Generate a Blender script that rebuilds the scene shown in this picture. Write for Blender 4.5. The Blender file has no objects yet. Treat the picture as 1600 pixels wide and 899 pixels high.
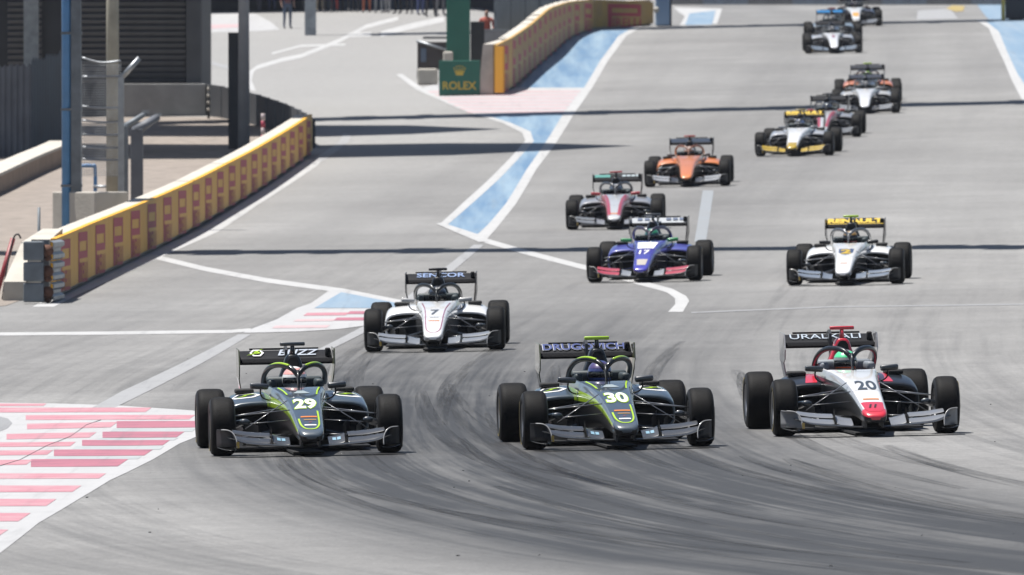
import bpy, bmesh, math, random
from mathutils import Vector, Matrix
from mathutils.bvhtree import BVHTree
random.seed(7)
R = math.radians
S = bpy.context.scene
col = S.collection

# ------------------------------------------------------------------ camera, sky, sun, exposure
F = 17777.78            # focal length in photo pixels (400 mm on a 36 mm sensor, 1600 px wide)
C_, K_ = 508.0, -1873.0  # road profile (survey fit)
BANK = 0.018            # crossfall of the whole site
PITCH = 0.0142
YC = 408.0              # crest of the straight

def py0(Y):
    return C_*math.log(F/Y)+K_
def hraw(Y, p):
    return CAMH + Y*((449.5-p)/F-PITCH)
CAMH = 0.0
CAMH = -hraw(109.0, py0(109.0))

cam = bpy.data.cameras.new('camera'); camo = bpy.data.objects.new('camera', cam); col.objects.link(camo)
camo.location = (0, 0, CAMH); camo.rotation_euler = (math.pi/2-PITCH, 0, 0)
cam.lens = 400; cam.sensor_width = 36; cam.clip_start = 1; cam.clip_end = 6000
cam.dof.use_dof = True; cam.dof.focus_distance = 112; cam.dof.aperture_fstop = 9.5
S.camera = camo

SUNV = Vector((-0.30, 0.09, 1.0)).normalized()      # towards the sun
SHX, SHY = 0.30, -0.09                               # shadow shift for one metre of height
w = bpy.data.worlds.new('World'); S.world = w; w.use_nodes = True
nt = w.node_tree
sky = nt.nodes.new('ShaderNodeTexSky'); sky.sky_type = 'NISHITA'; sky.sun_disc = False
sky.sun_elevation = math.asin(SUNV.z); sky.sun_rotation = math.atan2(SUNV.x, SUNV.y)
sky.altitude = 400; sky.dust_density = 1.5
bg = nt.nodes['Background']; bg.inputs['Strength'].default_value = 0.052
nt.links.new(sky.outputs[0], bg.inputs[0])
sl = bpy.data.lights.new('sun', 'SUN'); sl.energy = 5.0; sl.angle = R(0.53); sl.color = (1.0, 0.965, 0.91)
so = bpy.data.objects.new('sun', sl); col.objects.link(so)
so.rotation_euler = SUNV.to_track_quat('Z', 'Y').to_euler(); so.location = (-40, 60, 200)
S.view_settings.view_transform = 'Standard'; S.view_settings.look = 'None'
S.view_settings.exposure = 0.84; S.view_settings.gamma = 1.0; S.view_settings.use_curve_mapping = False

# ------------------------------------------------------------------ terrain height
def sstep(a, b, x):
    t = min(1, max(0, (x-a)/(b-a))); return t*t*(3-2*t)
def far_p(Y):           # beyond the crest the road dips, then climbs again
    if Y < 450: return 45+10*sstep(408, 450, Y)
    if Y < 780: return 55-50*(Y-450)/300
    return 0.0
def hh(X, Y):
    b = BANK*max(-60, min(60, X))
    if Y < 70: return hraw(70, py0(70))+b
    if Y <= YC: return hraw(Y, py0(Y))+b
    pit = hraw(Y, py0(Y)) if Y < 470 else hraw(470, py0(470))
    trk = hraw(Y, far_p(Y)) if Y < 780 else hraw(780, far_p(779))
    t = sstep(-2, 3, X)
    return pit*(1-t)+trk*t+b
def gp(px, py):         # ground point seen at a photo position (before the crest)
    yy = py+BANK*(px-800); s = math.exp((yy-K_)/C_)
    return ((px-800)/s, F/s)
def gfar(px, py):       # ground point beyond the crest
    yy = py+BANK*(px-800); Y = 450+(55-yy)/50*300
    return ((px-800)*Y/F, Y)
def sc(px, py):
    return math.exp((py+BANK*(px-800)-K_)/C_)
def G(px, py, dz=0.0):
    x, y = gp(px, py); return Vector((x, y, hh(x, y)+dz))

# ------------------------------------------------------------------ helpers
def tag(o, label=None, cat=None, group=None, kind=None):
    if label: o['label'] = label
    if cat: o['category'] = cat
    if group: o['group'] = group
    if kind: o['kind'] = kind
    return o
def empty(name, loc=(0, 0, 0), label=None, cat=None, group=None):
    o = bpy.data.objects.new(name, None); col.objects.link(o); o.location = loc
    o.empty_display_size = 0.2
    return tag(o, label, cat, group)
def link(name, me, mats=None, parent=None, loc=None, rot=None):
    o = bpy.data.objects.new(name, me); col.objects.link(o)
    if parent: o.parent = parent
    if loc is not None: o.location = loc
    if rot is not None: o.rotation_euler = rot
    if mats is not None:
        if not isinstance(mats, (list, tuple)): mats = [mats]
        while len(me.materials) < len(mats): me.materials.append(None)
        for i, m in enumerate(mats):
            o.material_slots[i].link = 'OBJECT'; o.material_slots[i].material = m
    return o
def mesh(name, verts, faces, smooth=False, mi=None):
    me = bpy.data.meshes.new(name); me.from_pydata([tuple(v) for v in verts], [], faces)
    n = (max(mi)+1) if mi else 1
    for _ in range(n): me.materials.append(None)
    if mi: me.polygons.foreach_set('material_index', mi)
    if smooth: me.polygons.foreach_set('use_smooth', [True]*len(me.polygons))
    me.update(); return me
def bm_mesh(name, bm, smooth=False, nm=1):
    bmesh.ops.recalc_face_normals(bm, faces=bm.faces)
    me = bpy.data.meshes.new(name); bm.to_mesh(me); bm.free()
    for _ in range(nm): me.materials.append(None)
    if smooth: me.polygons.foreach_set('use_smooth', [True]*len(me.polygons))
    return me
def add_box(bm, c, d, rot=None, bev=0.0):
    m = Matrix.Translation(c)
    if rot: m = m @ rot.to_4x4()
    r = bmesh.ops.create_cube(bm, size=1.0, matrix=m @ Matrix.Diagonal((d[0], d[1], d[2], 1)))
    if bev > 0:
        es = list({e for v in r['verts'] for e in v.link_edges})
        bmesh.ops.bevel(bm, geom=es, offset=bev, segments=2, profile=0.5, affect='EDGES')
def box_mesh(name, c, d, rot=None, bev=0.0, smooth=False):
    bm = bmesh.new(); add_box(bm, c, d, rot, bev); return bm_mesh(name, bm, smooth)
def add_tube(bm, pts, rad, n=8, flat=1.0, caps=True):
    pts = [Vector(p) for p in pts]; rings = []
    up0 = None
    for i, p in enumerate(pts):
        t = (pts[min(i+1, len(pts)-1)]-pts[max(i-1, 0)]).normalized()
        if up0 is None:
            up0 = Vector((0, 0, 1)) if abs(t.z) < 0.9 else Vector((0, 1, 0))
        a = t.cross(up0)
        if a.length < 1e-4: a = t.cross(Vector((1, 0, 0)))
        a.normalize(); b = a.cross(t).normalized(); up0 = b
        r = rad[i] if isinstance(rad, (list, tuple)) else rad
        rings.append([bm.verts.new(p+a*math.cos(2*math.pi*k/n)*r+b*math.sin(2*math.pi*k/n)*r*flat) for k in range(n)])
    for i in range(len(rings)-1):
        for k in range(n):
            bm.faces.new((rings[i][k], rings[i][(k+1) % n], rings[i+1][(k+1) % n], rings[i+1][k]))
    if caps:
        bm.faces.new(rings[0]); bm.faces.new(list(reversed(rings[-1])))
def tube_mesh(name, pts, rad, n=8, flat=1.0):
    bm = bmesh.new(); add_tube(bm, pts, rad, n, flat); return bm_mesh(name, bm, True)
def smooth_path(pts, n=6):
    P = [Vector(p) for p in pts]; out = []
    for i in range(len(P)-1):
        a = P[max(i-1, 0)]; b = P[i]; c = P[i+1]; d = P[min(i+2, len(P)-1)]
        for k in range(n):
            t = k/n
            out.append(0.5*((2*b)+(c-a)*t+(2*a-5*b+4*c-d)*t*t+(3*b-a-3*c+d)*t**3))
    out.append(P[-1]); return out
def bake(obj):
    dg = bpy.context.evaluated_depsgraph_get(); dg.update()
    me = bpy.data.meshes.new_from_object(obj.evaluated_get(dg))
    bpy.data.objects.remove(obj); return me
def loft(name, rings, seg_mat=None, sub=2, cap0=True, cap1=True, capmat=(0, 0), ring_mat=None):
    n = len(rings[0]); V = [p for r in rings for p in r]; Fc = []; mi = []
    for i in range(len(rings)-1):
        for k in range(n):
            Fc.append((i*n+k, i*n+(k+1) % n, (i+1)*n+(k+1) % n, (i+1)*n+k))
            m = seg_mat[k] if seg_mat else 0
            if ring_mat and ring_mat(i, k) is not None: m = ring_mat(i, k)
            mi.append(m)
    if cap0: Fc.append(tuple(range(n))); mi.append(capmat[0])
    if cap1: Fc.append(tuple((len(rings)-1)*n+k for k in reversed(range(n)))); mi.append(capmat[1])
    me = mesh(name, V, Fc, True, mi)
    bm = bmesh.new(); bm.from_mesh(me); bmesh.ops.recalc_face_normals(bm, faces=bm.faces); bm.to_mesh(me); bm.free()
    if sub:
        o = bpy.data.objects.new('tmp', me); col.objects.link(o)
        md = o.modifiers.new('s', 'SUBSURF'); md.levels = sub; md.render_levels = sub
        me2 = bake(o); me2.name = name; me = me2
        while len(me.materials) < max(mi)+1: me.materials.append(None)
    return me
def text_mesh(name, body, width=None, height=1.0, bold=0.0, res=3, shear=0.0):
    cu = bpy.data.curves.new('t', 'FONT'); cu.body = body; cu.offset = bold; cu.resolution_u = res; cu.shear = shear
    o = bpy.data.objects.new('t', cu); col.objects.link(o)
    me = bake(o); me.name = name
    xs = [v.co.x for v in me.vertices]; ys = [v.co.y for v in me.vertices]
    x0, x1, y0, y1 = min(xs), max(xs), min(ys), max(ys)
    ky = height/(y1-y0); kx = (width/(x1-x0)) if width else ky
    for v in me.vertices:
        v.co.x = (v.co.x-(x0+x1)/2)*kx; v.co.y = (v.co.y-(y0+y1)/2)*ky; v.co.z = 0
    me.materials.clear(); me.materials.append(None)
    return me
def wall_text(me):      # text standing up: y -> z, facing -Y
    for v in me.vertices: v.co = Vector((v.co.x, 0, v.co.y))
    me.update(); return me

# ------------------------------------------------------------------ materials
def pm(name, c, rough=0.5, metal=0.0, coat=0.0, var=0.0, vscale=3.0, spec=0.5, bump=0.0, bscale=30.0, c2=None, detail=4):
    m = bpy.data.materials.new(name); m.use_nodes = True
    N = m.node_tree.nodes; L = m.node_tree.links; b = N['Principled BSDF']
    b.inputs['Base Color'].default_value = (*c, 1); b.inputs['Roughness'].default_value = rough
    b.inputs['Metallic'].default_value = metal; b.inputs['Coat Weight'].default_value = coat
    b.inputs['Coat Roughness'].default_value = 0.06; b.inputs['Specular IOR Level'].default_value = spec
    if var or bump or c2:
        tc = N.new('ShaderNodeTexCoord')
    if var or c2:
        nz = N.new('ShaderNodeTexNoise'); nz.inputs['Scale'].default_value = vscale; nz.inputs['Detail'].default_value = detail
        L.new(tc.outputs['Object'], nz.inputs['Vector'])
        mx = N.new('ShaderNodeMix'); mx.data_type = 'RGBA'
        rp = N.new('ShaderNodeMapRange'); rp.inputs[1].default_value = 0.35; rp.inputs[2].default_value = 0.68
        L.new(nz.outputs['Fac'], rp.inputs[0]); L.new(rp.outputs[0], mx.inputs[0])
        d = c2 if c2 else tuple(x*(1-var) for x in c)
        mx.inputs[6].default_value = (*c, 1); mx.inputs[7].default_value = (*d, 1)
        L.new(mx.outputs[2], b.inputs['Base Color'])
    if bump:
        n2 = N.new('ShaderNodeTexNoise'); n2.inputs['Scale'].default_value = bscale; n2.inputs['Detail'].default_value = 3
        L.new(tc.outputs['Object'], n2.inputs['Vector'])
        bp = N.new('ShaderNodeBump'); bp.inputs['Strength'].default_value = bump; bp.inputs['Distance'].default_value = 0.02
        L.new(n2.outputs['Fac'], bp.inputs['Height']); L.new(bp.outputs[0], b.inputs['Normal'])
    return m
_pc = {}
def paint(c, rough=0.32, coat=1.0, metal=0.0, spec=0.5):
    c = tuple(x*0.58 for x in c)
    if max(c) < 0.022: coat *= 0.3; spec = min(spec, 0.25)      # black parts are satin, not lacquered
    k = (tuple(c), rough, coat, metal, spec)
    if k not in _pc: _pc[k] = pm('paint', c, rough, metal, coat, spec=spec)
    return _pc[k]
def flatm(c, rough=0.5):
    return paint(c, rough, 0.0)

def math_node(N, L, op, a, b=None, clamp=False):
    n = N.new('ShaderNodeMath'); n.operation = op; n.use_clamp = clamp
    for i, v in enumerate((a, b)):
        if v is None: continue
        if isinstance(v, (int, float)): n.inputs[i].default_value = v
        else: L.new(v, n.inputs[i])
    return n.outputs[0]
def noise(N, L, vec, scale, detail=4, rough=0.55):
    n = N.new('ShaderNodeTexNoise'); n.inputs['Scale'].default_value = scale; n.inputs['Detail'].default_value = detail
    n.inputs['Roughness'].default_value = rough; L.new(vec, n.inputs['Vector']); return n.outputs['Fac']
def mapr(N, L, v, a, b, c=0.0, d=1.0):
    n = N.new('ShaderNodeMapRange'); n.inputs[1].default_value = a; n.inputs[2].default_value = b
    n.inputs[3].default_value = c; n.inputs[4].default_value = d; L.new(v, n.inputs[0]); return n.outputs[0]
def mixc(N, L, f, a, b):
    n = N.new('ShaderNodeMix'); n.data_type = 'RGBA'
    if isinstance(f, (int, float)): n.inputs[0].default_value = f
    else: L.new(f, n.inputs[0])
    for i, v in ((6, a), (7, b)):
        if isinstance(v, tuple): n.inputs[i].default_value = (*v, 1)
        else: L.new(v, n.inputs[i])
    return n.outputs[2]

# racing line: x as a function of distance, used for the rubber laid on the tarmac
LINE = [(40, 9.0), (60, 5.9), (75, 3.5), (81.5, 2.4), (94, 0.85), (108, -0.25), (127, -0.75), (148, -0.5), (186, 1.3), (250, 4.3), (310, 7.6), (375, 10.4), (450, 13)]
def xline(Y):
    if Y <= LINE[0][0]: return LINE[0][1]
    for i in range(len(LINE)-1):
        a, b = LINE[i], LINE[i+1]
        if Y <= b[0]:
            p0 = LINE[max(i-1, 0)]; p3 = LINE[min(i+2, len(LINE)-1)]
            m1 = (b[1]-p0[1])/(b[0]-p0[0]); m2 = (p3[1]-a[1])/(p3[0]-a[0]); d = b[0]-a[0]; t = (Y-a[0])/d
            return (2*t**3-3*t*t+1)*a[1]+(t**3-2*t*t+t)*d*m1+(-2*t**3+3*t*t)*b[1]+(t**3-t*t)*d*m2
    return LINE[-1][1]

def asphalt():
    m = bpy.data.materials.new('asphalt'); m.use_nodes = True
    N = m.node_tree.nodes; L = m.node_tree.links; b = N['Principled BSDF']
    tc = N.new('ShaderNodeTexCoord'); ob = tc.outputs['Object']
    uv = N.new('ShaderNodeUVMap'); uv.uv_map = 'line'
    sx = N.new('ShaderNodeSeparateXYZ'); L.new(uv.outputs[0], sx.inputs[0]); u, v = sx.outputs[0], sx.outputs[1]
    # broad tone patches, repaired lanes and stone grain
    big = noise(N, L, ob, 0.07, 5, 0.6); med = noise(N, L, ob, 0.45, 6, 0.7); grain = noise(N, L, ob, 38, 2, 0.75); gr2 = noise(N, L, ob, 7, 4, 0.65)
    def streak(su, sv, det, off=0.0):
        cb = N.new('ShaderNodeCombineXYZ')
        L.new(math_node(N, L, 'MULTIPLY', u, su), cb.inputs[0]); L.new(math_node(N, L, 'MULTIPLY', v, sv), cb.inputs[1]); cb.inputs[2].default_value = off
        return noise(N, L, cb.outputs[0], 1.0, det, 0.6)
    base = mixc(N, L, mapr(N, L, big, 0.32, 0.68), (0.145, 0.143, 0.140), (0.214, 0.212, 0.208))
    base = mixc(N, L, mapr(N, L, med, 0.42, 0.78, 0, 0.6), base, (0.118, 0.116, 0.115))
    lane = streak(0.35, 0.006, 3, 5.0)
    base = mixc(N, L, mapr(N, L, lane, 0.42, 0.66, 0, 0.40), base, (0.118, 0.116, 0.115))
    pit = math_node(N, L, 'MULTIPLY', mapr(N, L, u, -6, -10.5, 0, 1), mapr(N, L, v, 200, 270, 0, 1))
    base = mixc(N, L, math_node(N, L, 'MULTIPLY', pit, 0.75), base, (0.232, 0.229, 0.224))
    # rubber streaks along the racing line, broken up along their length
    s1 = streak(1.1, 0.02, 4); s2 = streak(5.0, 0.045, 4, 2.0); s3 = streak(15, 0.09, 3, 4.0); s4 = streak(2.6, 0.22, 4, 7.0)
    st = math_node(N, L, 'ADD', math_node(N, L, 'MULTIPLY', s1, 0.34), math_node(N, L, 'ADD', math_node(N, L, 'MULTIPLY', s2, 0.30), math_node(N, L, 'ADD', math_node(N, L, 'MULTIPLY', s3, 0.18), math_node(N, L, 'MULTIPLY', s4, 0.18))))
    st = mapr(N, L, st, 0.38, 0.60)
    au = math_node(N, L, 'ABSOLUTE', math_node(N, L, 'SUBTRACT', u, 0.3))
    band = mapr(N, L, au, 1.6, 4.2, 1.0, 0.0)
    near = mapr(N, L, v, 125, 182, 1.0, 0.16)
    amt = math_node(N, L, 'MULTIPLY', math_node(N, L, 'MULTIPLY', band, near), mapr(N, L, st, 0, 1, 0.52, 1.3))
    outer = math_node(N, L, 'MULTIPLY', mapr(N, L, st, 0.4, 1.0, 0, 0.55), mapr(N, L, au, 3.0, 9.0, 1.0, 0.15))
    outer = math_node(N, L, 'MULTIPLY', outer, mapr(N, L, v, 130, 230, 1.0, 0.15))
    amt = math_node(N, L, 'MINIMUM', math_node(N, L, 'MAXIMUM', amt, outer), 0.97)
    colr = mixc(N, L, amt, base, (0.019, 0.0193, 0.0205))
    gf = mapr(N, L, grain, 0.28, 0.74, 0.70, 1.34)
    g3 = mapr(N, L, gr2, 0.3, 0.7, 0.86, 1.14)
    vm = N.new('ShaderNodeVectorMath'); vm.operation = 'SCALE'; L.new(colr, vm.inputs[0]); L.new(math_node(N, L, 'MULTIPLY', gf, g3), vm.inputs['Scale'])
    L.new(vm.outputs[0], b.inputs['Base Color'])
    L.new(mapr(N, L, amt, 0, 1, 0.75, 0.6), b.inputs['Roughness']); b.inputs['Specular IOR Level'].default_value = 0.3
    bp = N.new('ShaderNodeBump'); bp.inputs['Strength'].default_value = 0.35; bp.inputs['Distance'].default_value = 0.006
    L.new(grain, bp.inputs['Height']); L.new(bp.outputs[0], b.inputs['Normal'])
    return m
ASPH = asphalt()

def roadpaint(name, c, wear=0.35, c_under=(0.2, 0.2, 0.2), streakc=None, scale=1.2):
    m = bpy.data.materials.new(name); m.use_nodes = True
    N = m.node_tree.nodes; L = m.node_tree.links; b = N['Principled BSDF']
    tc = N.new('ShaderNodeTexCoord'); ob = tc.outputs['Object']
    n1 = noise(N, L, ob, scale, 6, 0.72); n2 = noise(N, L, ob, 20, 4, 0.65)
    mp = N.new('ShaderNodeMapping'); mp.inputs['Scale'].default_value = (2.2, 0.05, 1); mp.inputs['Rotation'].default_value = (0, 0, R(-3)); L.new(ob, mp.inputs[0])
    n3 = noise(N, L, mp.outputs[0], 1.0, 4, 0.6)
    mp2 = N.new('ShaderNodeMapping'); mp2.inputs['Scale'].default_value = (7.0, 0.16, 1); mp2.inputs['Rotation'].default_value = (0, 0, R(7)); L.new(ob, mp2.inputs[0])
    n4 = noise(N, L, mp2.outputs[0], 1.0, 4, 0.65)
    cc = mixc(N, L, mapr(N, L, n3, 0.36, 0.66, 0, 0.9 if streakc else 0.15), c, streakc or c_under)
    f = math_node(N, L, 'MULTIPLY', mapr(N, L, n1, 0.46, 0.76), wear)
    f = math_node(N, L, 'MAXIMUM', f, math_node(N, L, 'MULTIPLY', mapr(N, L, n2, 0.56, 0.74), wear*0.9))
    cc = mixc(N, L, f, cc, c_under)
    L.new(mixc(N, L, mapr(N, L, n4, 0.56, 0.76, 0, 0.16+0.35*wear), cc, (0.10, 0.10, 0.105)), b.inputs['Base Color'])
    b.inputs['Roughness'].default_value = 0.6; b.inputs['Specular IOR Level'].default_value = 0.3
    return m
WHITE = roadpaint('white_road_paint', (0.36, 0.36, 0.36), 0.45)
WHITEK = roadpaint('white_kerb_paint', (0.345, 0.345, 0.35), 0.3)
FADE = roadpaint('faded_white_paint', (0.250, 0.252, 0.258), 0.8)
FADE2 = roadpaint('ghost_of_old_paint', (0.208, 0.21, 0.216), 0.9)
PINK = roadpaint('faded_red_kerb_paint', (0.34, 0.140, 0.170), 0.7, (0.40, 0.31, 0.32))
PINKP = roadpaint('pale_pink_kerb_paint', (0.38, 0.27, 0.28), 0.3, (0.38, 0.34, 0.34))
REDK = roadpaint('rubbered_red_kerb_paint', (0.32, 0.115, 0.150), 0.7, (0.11, 0.06, 0.085))
GREYK = roadpaint('rubbered_white_kerb_paint', (0.30, 0.32, 0.325), 0.5, (0.18, 0.2, 0.21))
BLUE = roadpaint('blue_road_paint', (0.078, 0.150, 0.245), 0.4, (0.17, 0.21, 0.25), (0.20, 0.275, 0.34))
BLUEP = roadpaint('pale_blue_road_paint', (0.125, 0.20, 0.285), 0.45, (0.18, 0.21, 0.24), (0.20, 0.26, 0.32))
YELP = roadpaint('yellow_road_paint', (0.30, 0.22, 0.06), 0.3)
GRAVEL = pm('gravel', (0.235, 0.202, 0.176), 0.95, var=0.35, vscale=2.5, bump=1.0, bscale=26, detail=8)
CONC = pm('pale_concrete', (0.43, 0.405, 0.36), 0.85, var=0.22, vscale=2.0, bump=0.25, bscale=18)
CONCG = pm('grey_concrete', (0.28, 0.28, 0.28), 0.85, var=0.25, vscale=1.5, bump=0.25, bscale=18)
BEIGE = pm('beige_render', (0.26, 0.20, 0.155), 0.9, var=0.25, vscale=1.2)
YELB = pm('yellow_banner', (0.64, 0.32, 0.008), 0.55, var=0.12, vscale=0.7)
ORAB = pm('orange_banner', (0.62, 0.30, 0.03), 0.55, var=0.12, vscale=0.7)
REDL = flatm((0.62, 0.03, 0.07), 0.6)
STEEL = pm('galvanised_steel', (0.34, 0.36, 0.38), 0.45, 0.7, var=0.3, vscale=4)
STEELD = pm('dull_steel', (0.16, 0.18, 0.20), 0.6, 0.3, var=0.3, vscale=4)
RUST = pm('rusty_steel', (0.16, 0.075, 0.05), 0.85, 0.2, var=0.5, vscale=8)
BLUEM = pm('blue_painted_steel', (0.06, 0.20, 0.42), 0.45, var=0.2, vscale=3)
BEIGEP = pm('weathered_timber', (0.33, 0.31, 0.25), 0.8, var=0.25, vscale=3)
NAVY = pm('navy_sheet', (0.035, 0.055, 0.085), 0.6, var=0.3, vscale=1.2)
GREYS = pm('grey_sheet', (0.12, 0.13, 0.15), 0.6, var=0.3, vscale=1.2)
DARK = pm('dark_cladding', (0.03, 0.034, 0.042), 0.7, var=0.3, vscale=0.8)
SLATM = pm('louvre_grey', (0.075, 0.08, 0.09), 0.6, var=0.25, vscale=1.5)
BLACKR = pm('black_rubber', (0.018, 0.019, 0.022), 0.75, var=0.3, vscale=4)
GREEN = pm('deep_green_panel', (0.016, 0.125, 0.088), 0.45, var=0.12, vscale=2)
GOLD = pm('gold_print', (0.55, 0.40, 0.06), 0.45, 0.2)
BROWN = pm('dark_brown_board', (0.06, 0.05, 0.048), 0.75, var=0.3, vscale=3)
CASE = pm('grey_flight_case', (0.20, 0.20, 0.21), 0.6, var=0.25, vscale=5)
CASTER = pm('shade_fabric', (0.5, 0.48, 0.44), 0.9)

# ------------------------------------------------------------------ ground
def axis(vals):
    out = []
    for a, b, st in vals:
        n = max(1, round((b-a)/st)); out += [a+(b-a)*i/n for i in range(n)]
    out.append(vals[-1][1]); return out
xs = axis([(-1500, -200, 130), (-200, -40, 16), (-40, -14, 2), (-14, 22, 0.75), (22, 60, 3), (60, 200, 20), (200, 1500, 130)])
ys = axis([(-400, 0, 40), (0, 60, 5), (60, 400, 1.5), (400, 480, 1.0), (480, 800, 10), (800, 3500, 150)])
V = []; UVv = []
for y in ys:
    xl = xline(y)
    for x in xs:
        V.append((x, y, hh(x, y))); UVv.append((x-xl, y))
nx = len(xs); Fc = [(j*nx+i, j*nx+i+1, (j+1)*nx+i+1, (j+1)*nx+i) for j in range(len(ys)-1) for i in range(nx-1)]
me = mesh('ground', V, Fc, True)
uvl = me.uv_layers.new(name='line')
for l in me.loops: uvl.data[l.index].uv = UVv[l.vertex_index]
tag(link('ground', me, ASPH), kind='structure')

def sheet(name, poly, mat, dz, parent=None, far=False, world=False, stepy=2.0, kind=None):
    pts = poly if world else [(gfar if far else gp)(*p) for p in poly]
    bm = bmesh.new(); vs = [bm.verts.new((x, y, 0)) for x, y in pts]; bm.faces.new(vs)
    bmesh.ops.triangulate(bm, faces=bm.faces[:])
    y0 = min(p[1] for p in pts); y1 = max(p[1] for p in pts); y = y0+stepy
    while y < y1:
        bmesh.ops.bisect_plane(bm, geom=bm.verts[:]+bm.edges[:]+bm.faces[:], plane_co=(0, y, 0), plane_no=(0, 1, 0)); y += stepy
    for v in bm.verts: v.co.z = hh(v.co.x, v.co.y)+dz
    for f in bm.faces:
        f.normal_update()
        if f.normal.z < 0: f.normal_flip()
    me = bpy.data.meshes.new(name); bm.to_mesh(me); bm.free(); me.materials.append(None)
    o = link(name, me, mat, parent)
    if kind: o['kind'] = kind
    return o
def strip(name, L_, R_, mat, dz, kind='structure'):
    bm = bmesh.new(); P_ = []
    for a, b in zip(L_, R_):
        P_.append((gp(*a), gp(*b)))
    rows = []
    for i in range(len(P_)-1):
        n = max(1, int(abs(P_[i+1][0][1]-P_[i][0][1])/2.0)+1)
        for k in range(n):
            t = k/n; rows.append(tuple((P_[i][j][0]+(P_[i+1][j][0]-P_[i][j][0])*t, P_[i][j][1]+(P_[i+1][j][1]-P_[i][j][1])*t) for j in (0, 1)))
    rows.append(P_[-1]); prev = None
    for a, b in rows:
        cur = [bm.verts.new((q[0], q[1], hh(*q)+dz)) for q in (a, b)]
        if prev: bm.faces.new((prev[0], prev[1], cur[1], cur[0]))
        prev = cur
    bmesh.ops.recalc_face_normals(bm, faces=bm.faces)
    for f in bm.faces:
        f.normal_update()
        if f.normal.z < 0: f.normal_flip()
    me = bpy.data.meshes.new(name); bm.to_mesh(me); bm.free(); me.materials.append(None)
    return tag(link(name, me, mat), kind=kind)
def band(left, right):
    return list(left)+list(reversed(right))
def hband(pts, wd):        # band around a pixel polyline, wd = horizontal thickness in pixels
    return ([(x-wd/2, y) for x, y in pts], [(x+wd/2, y) for x, y in pts])
def vband(pts, wd):
    return ([(x, y-wd/2) for x, y in pts], [(x, y+wd/2) for x, y in pts])

# gravel and pit side ground
sheet('gravel_bed', [(-700, 500), (-100, 492), (10, 478), (70, 455), (160, 405), (250, 362), (330, 318), (400, 275), (450, 240), (484, 214), (440, 190), (330, 183), (-300, 183)], GRAVEL, 0.006, kind='structure', stepy=1.5)

# painted road markings, each a sheet just above the tarmac
def mark(name, poly, mat, dz=0.004, far=False):
    if isinstance(poly, tuple): return strip(name, poly[0], poly[1], mat, dz)
    return sheet(name, poly, mat, dz, far=far, kind='structure')
WL = [(1005, 41), (978, 57), (950, 95), (925, 138), (897, 178), (868, 225), (838, 265), (806, 319), (775, 358), (757, 378)]
WLL = [(993, 41), (966, 57), (938, 95), (912, 138), (880, 178), (851, 225), (823, 265), (790, 319), (762, 352), (741, 371)]
mark('white_line', band(WLL, WL), WHITE)
mark('blue_runoff_paint', [(923, 41), (993, 41), (966, 57), (938, 95), (913, 137.5), (811, 137.5), (845, 99), (890, 54)], BLUE)
mark('white_line', [(805, 137.5), (913, 137.5), (912, 140), (803, 140)], WHITE)
zone = [(805, 140), (912, 140), (897, 160), (880, 178), (738, 178), (700, 163), (655, 140), (690, 128)]
mark('pale_kerb_paint', zone, WHITEK)
for i in range(7):
    y = 143+i*5.2; xl = 668+(y-143)*1.9; xr = 909-(y-140)*0.78
    mark('pink_kerb_stripe', [(xl, y), (xr, y-0.6), (xr-1.5, y+1.9), (xl+4, y+2.5)], PINKP, 0.008)
mark('blue_runoff_paint', [(742, 178.5), (880, 178.5), (851, 225), (823, 265), (790, 319), (762, 352), (743, 369), (700, 352), (733, 317), (775, 278), (808, 243), (829, 222), (827, 209), (795, 194)], BLUE)
brd = [(619, 117), (651, 141), (729, 175), (786, 193), (816, 208), (821, 220), (803, 241), (767, 278), (724, 317), (688, 350)]
brdR = [(628, 116), (664, 140), (740, 174), (797, 192), (829, 206), (834, 221), (815, 243), (781, 279), (738, 318), (700, 351)]
mark('white_line', (brd, brdR), WHITE, 0.0065)
mark('white_line', [(681, 350), (692, 349), (760, 371), (764, 378), (748, 379)], WHITE, 0.009)
mark('white_line', vband([(757, 376), (827, 396), (916, 419), (991, 440), (1030, 450)], 7.5), WHITE)
mark('white_line', [(1030, 446.2), (1051, 452), (1072, 463), (1077, 471), (1067, 488), (1044, 488), (1055, 476), (1055, 467), (1043, 458), (1030, 453.8)], WHITE)
mark('faded_white_line', [(740, 383), (756, 383), (714, 419), (600, 505), (512, 549), (492, 549), (578, 505), (695, 419)], FADE, 0.0055)
mark('faded_white_line', [(372, 523), (392, 523), (330, 560), (215, 620), (172, 641), (138, 641), (190, 612), (300, 560)], FADE)
mark('white_line', vband([(239, 401), (322, 421), (419, 439), (500, 450), (537, 455), (632, 474)], 7), WHITE)
mark('white_line', [(84, 480), (122, 461), (242, 406), (340, 363), (402, 321), (496, 259), (503, 252), (480, 250), (378, 318), (312, 360), (218, 400), (92, 458), (50, 480)], WHITE)
mark('white_line', [(537, 208), (549, 212), (545, 222), (505, 252), (490, 258), (486, 252), (530, 222)], FADE)
mark('white_line', vband([(-60, 523), (180, 521), (360, 518.5), (392, 516)], 5), WHITE)
# second kerb
k2 = sheet('kerb', [(518, 452), (537, 455), (632, 474), (650, 484), (640, 505), (575, 509), (530, 515), (464, 519), (380, 521), (397, 513), (432, 500), (464, 482), (485, 475)], WHITEK, 0.006, kind='structure')
sheet('blue_paint', [(533, 457.5), (622, 475), (630, 482), (574, 482.5), (491, 482.5)], BLUEP, 0.010, k2)
for (a, b, c, d, m) in [(474, 540, 490, 494.5, PINK), (541, 640, 487.5, 492, REDK), (458, 520, 500, 503.5, PINKP), (521, 640, 497.5, 502, REDK), (425, 510, 510, 514, PINKP)]:
    sheet('red_stripe', [(a+6, c), (b+6, c-0.7), (b, d-0.7), (a, d)], m, 0.010, k2)
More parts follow.
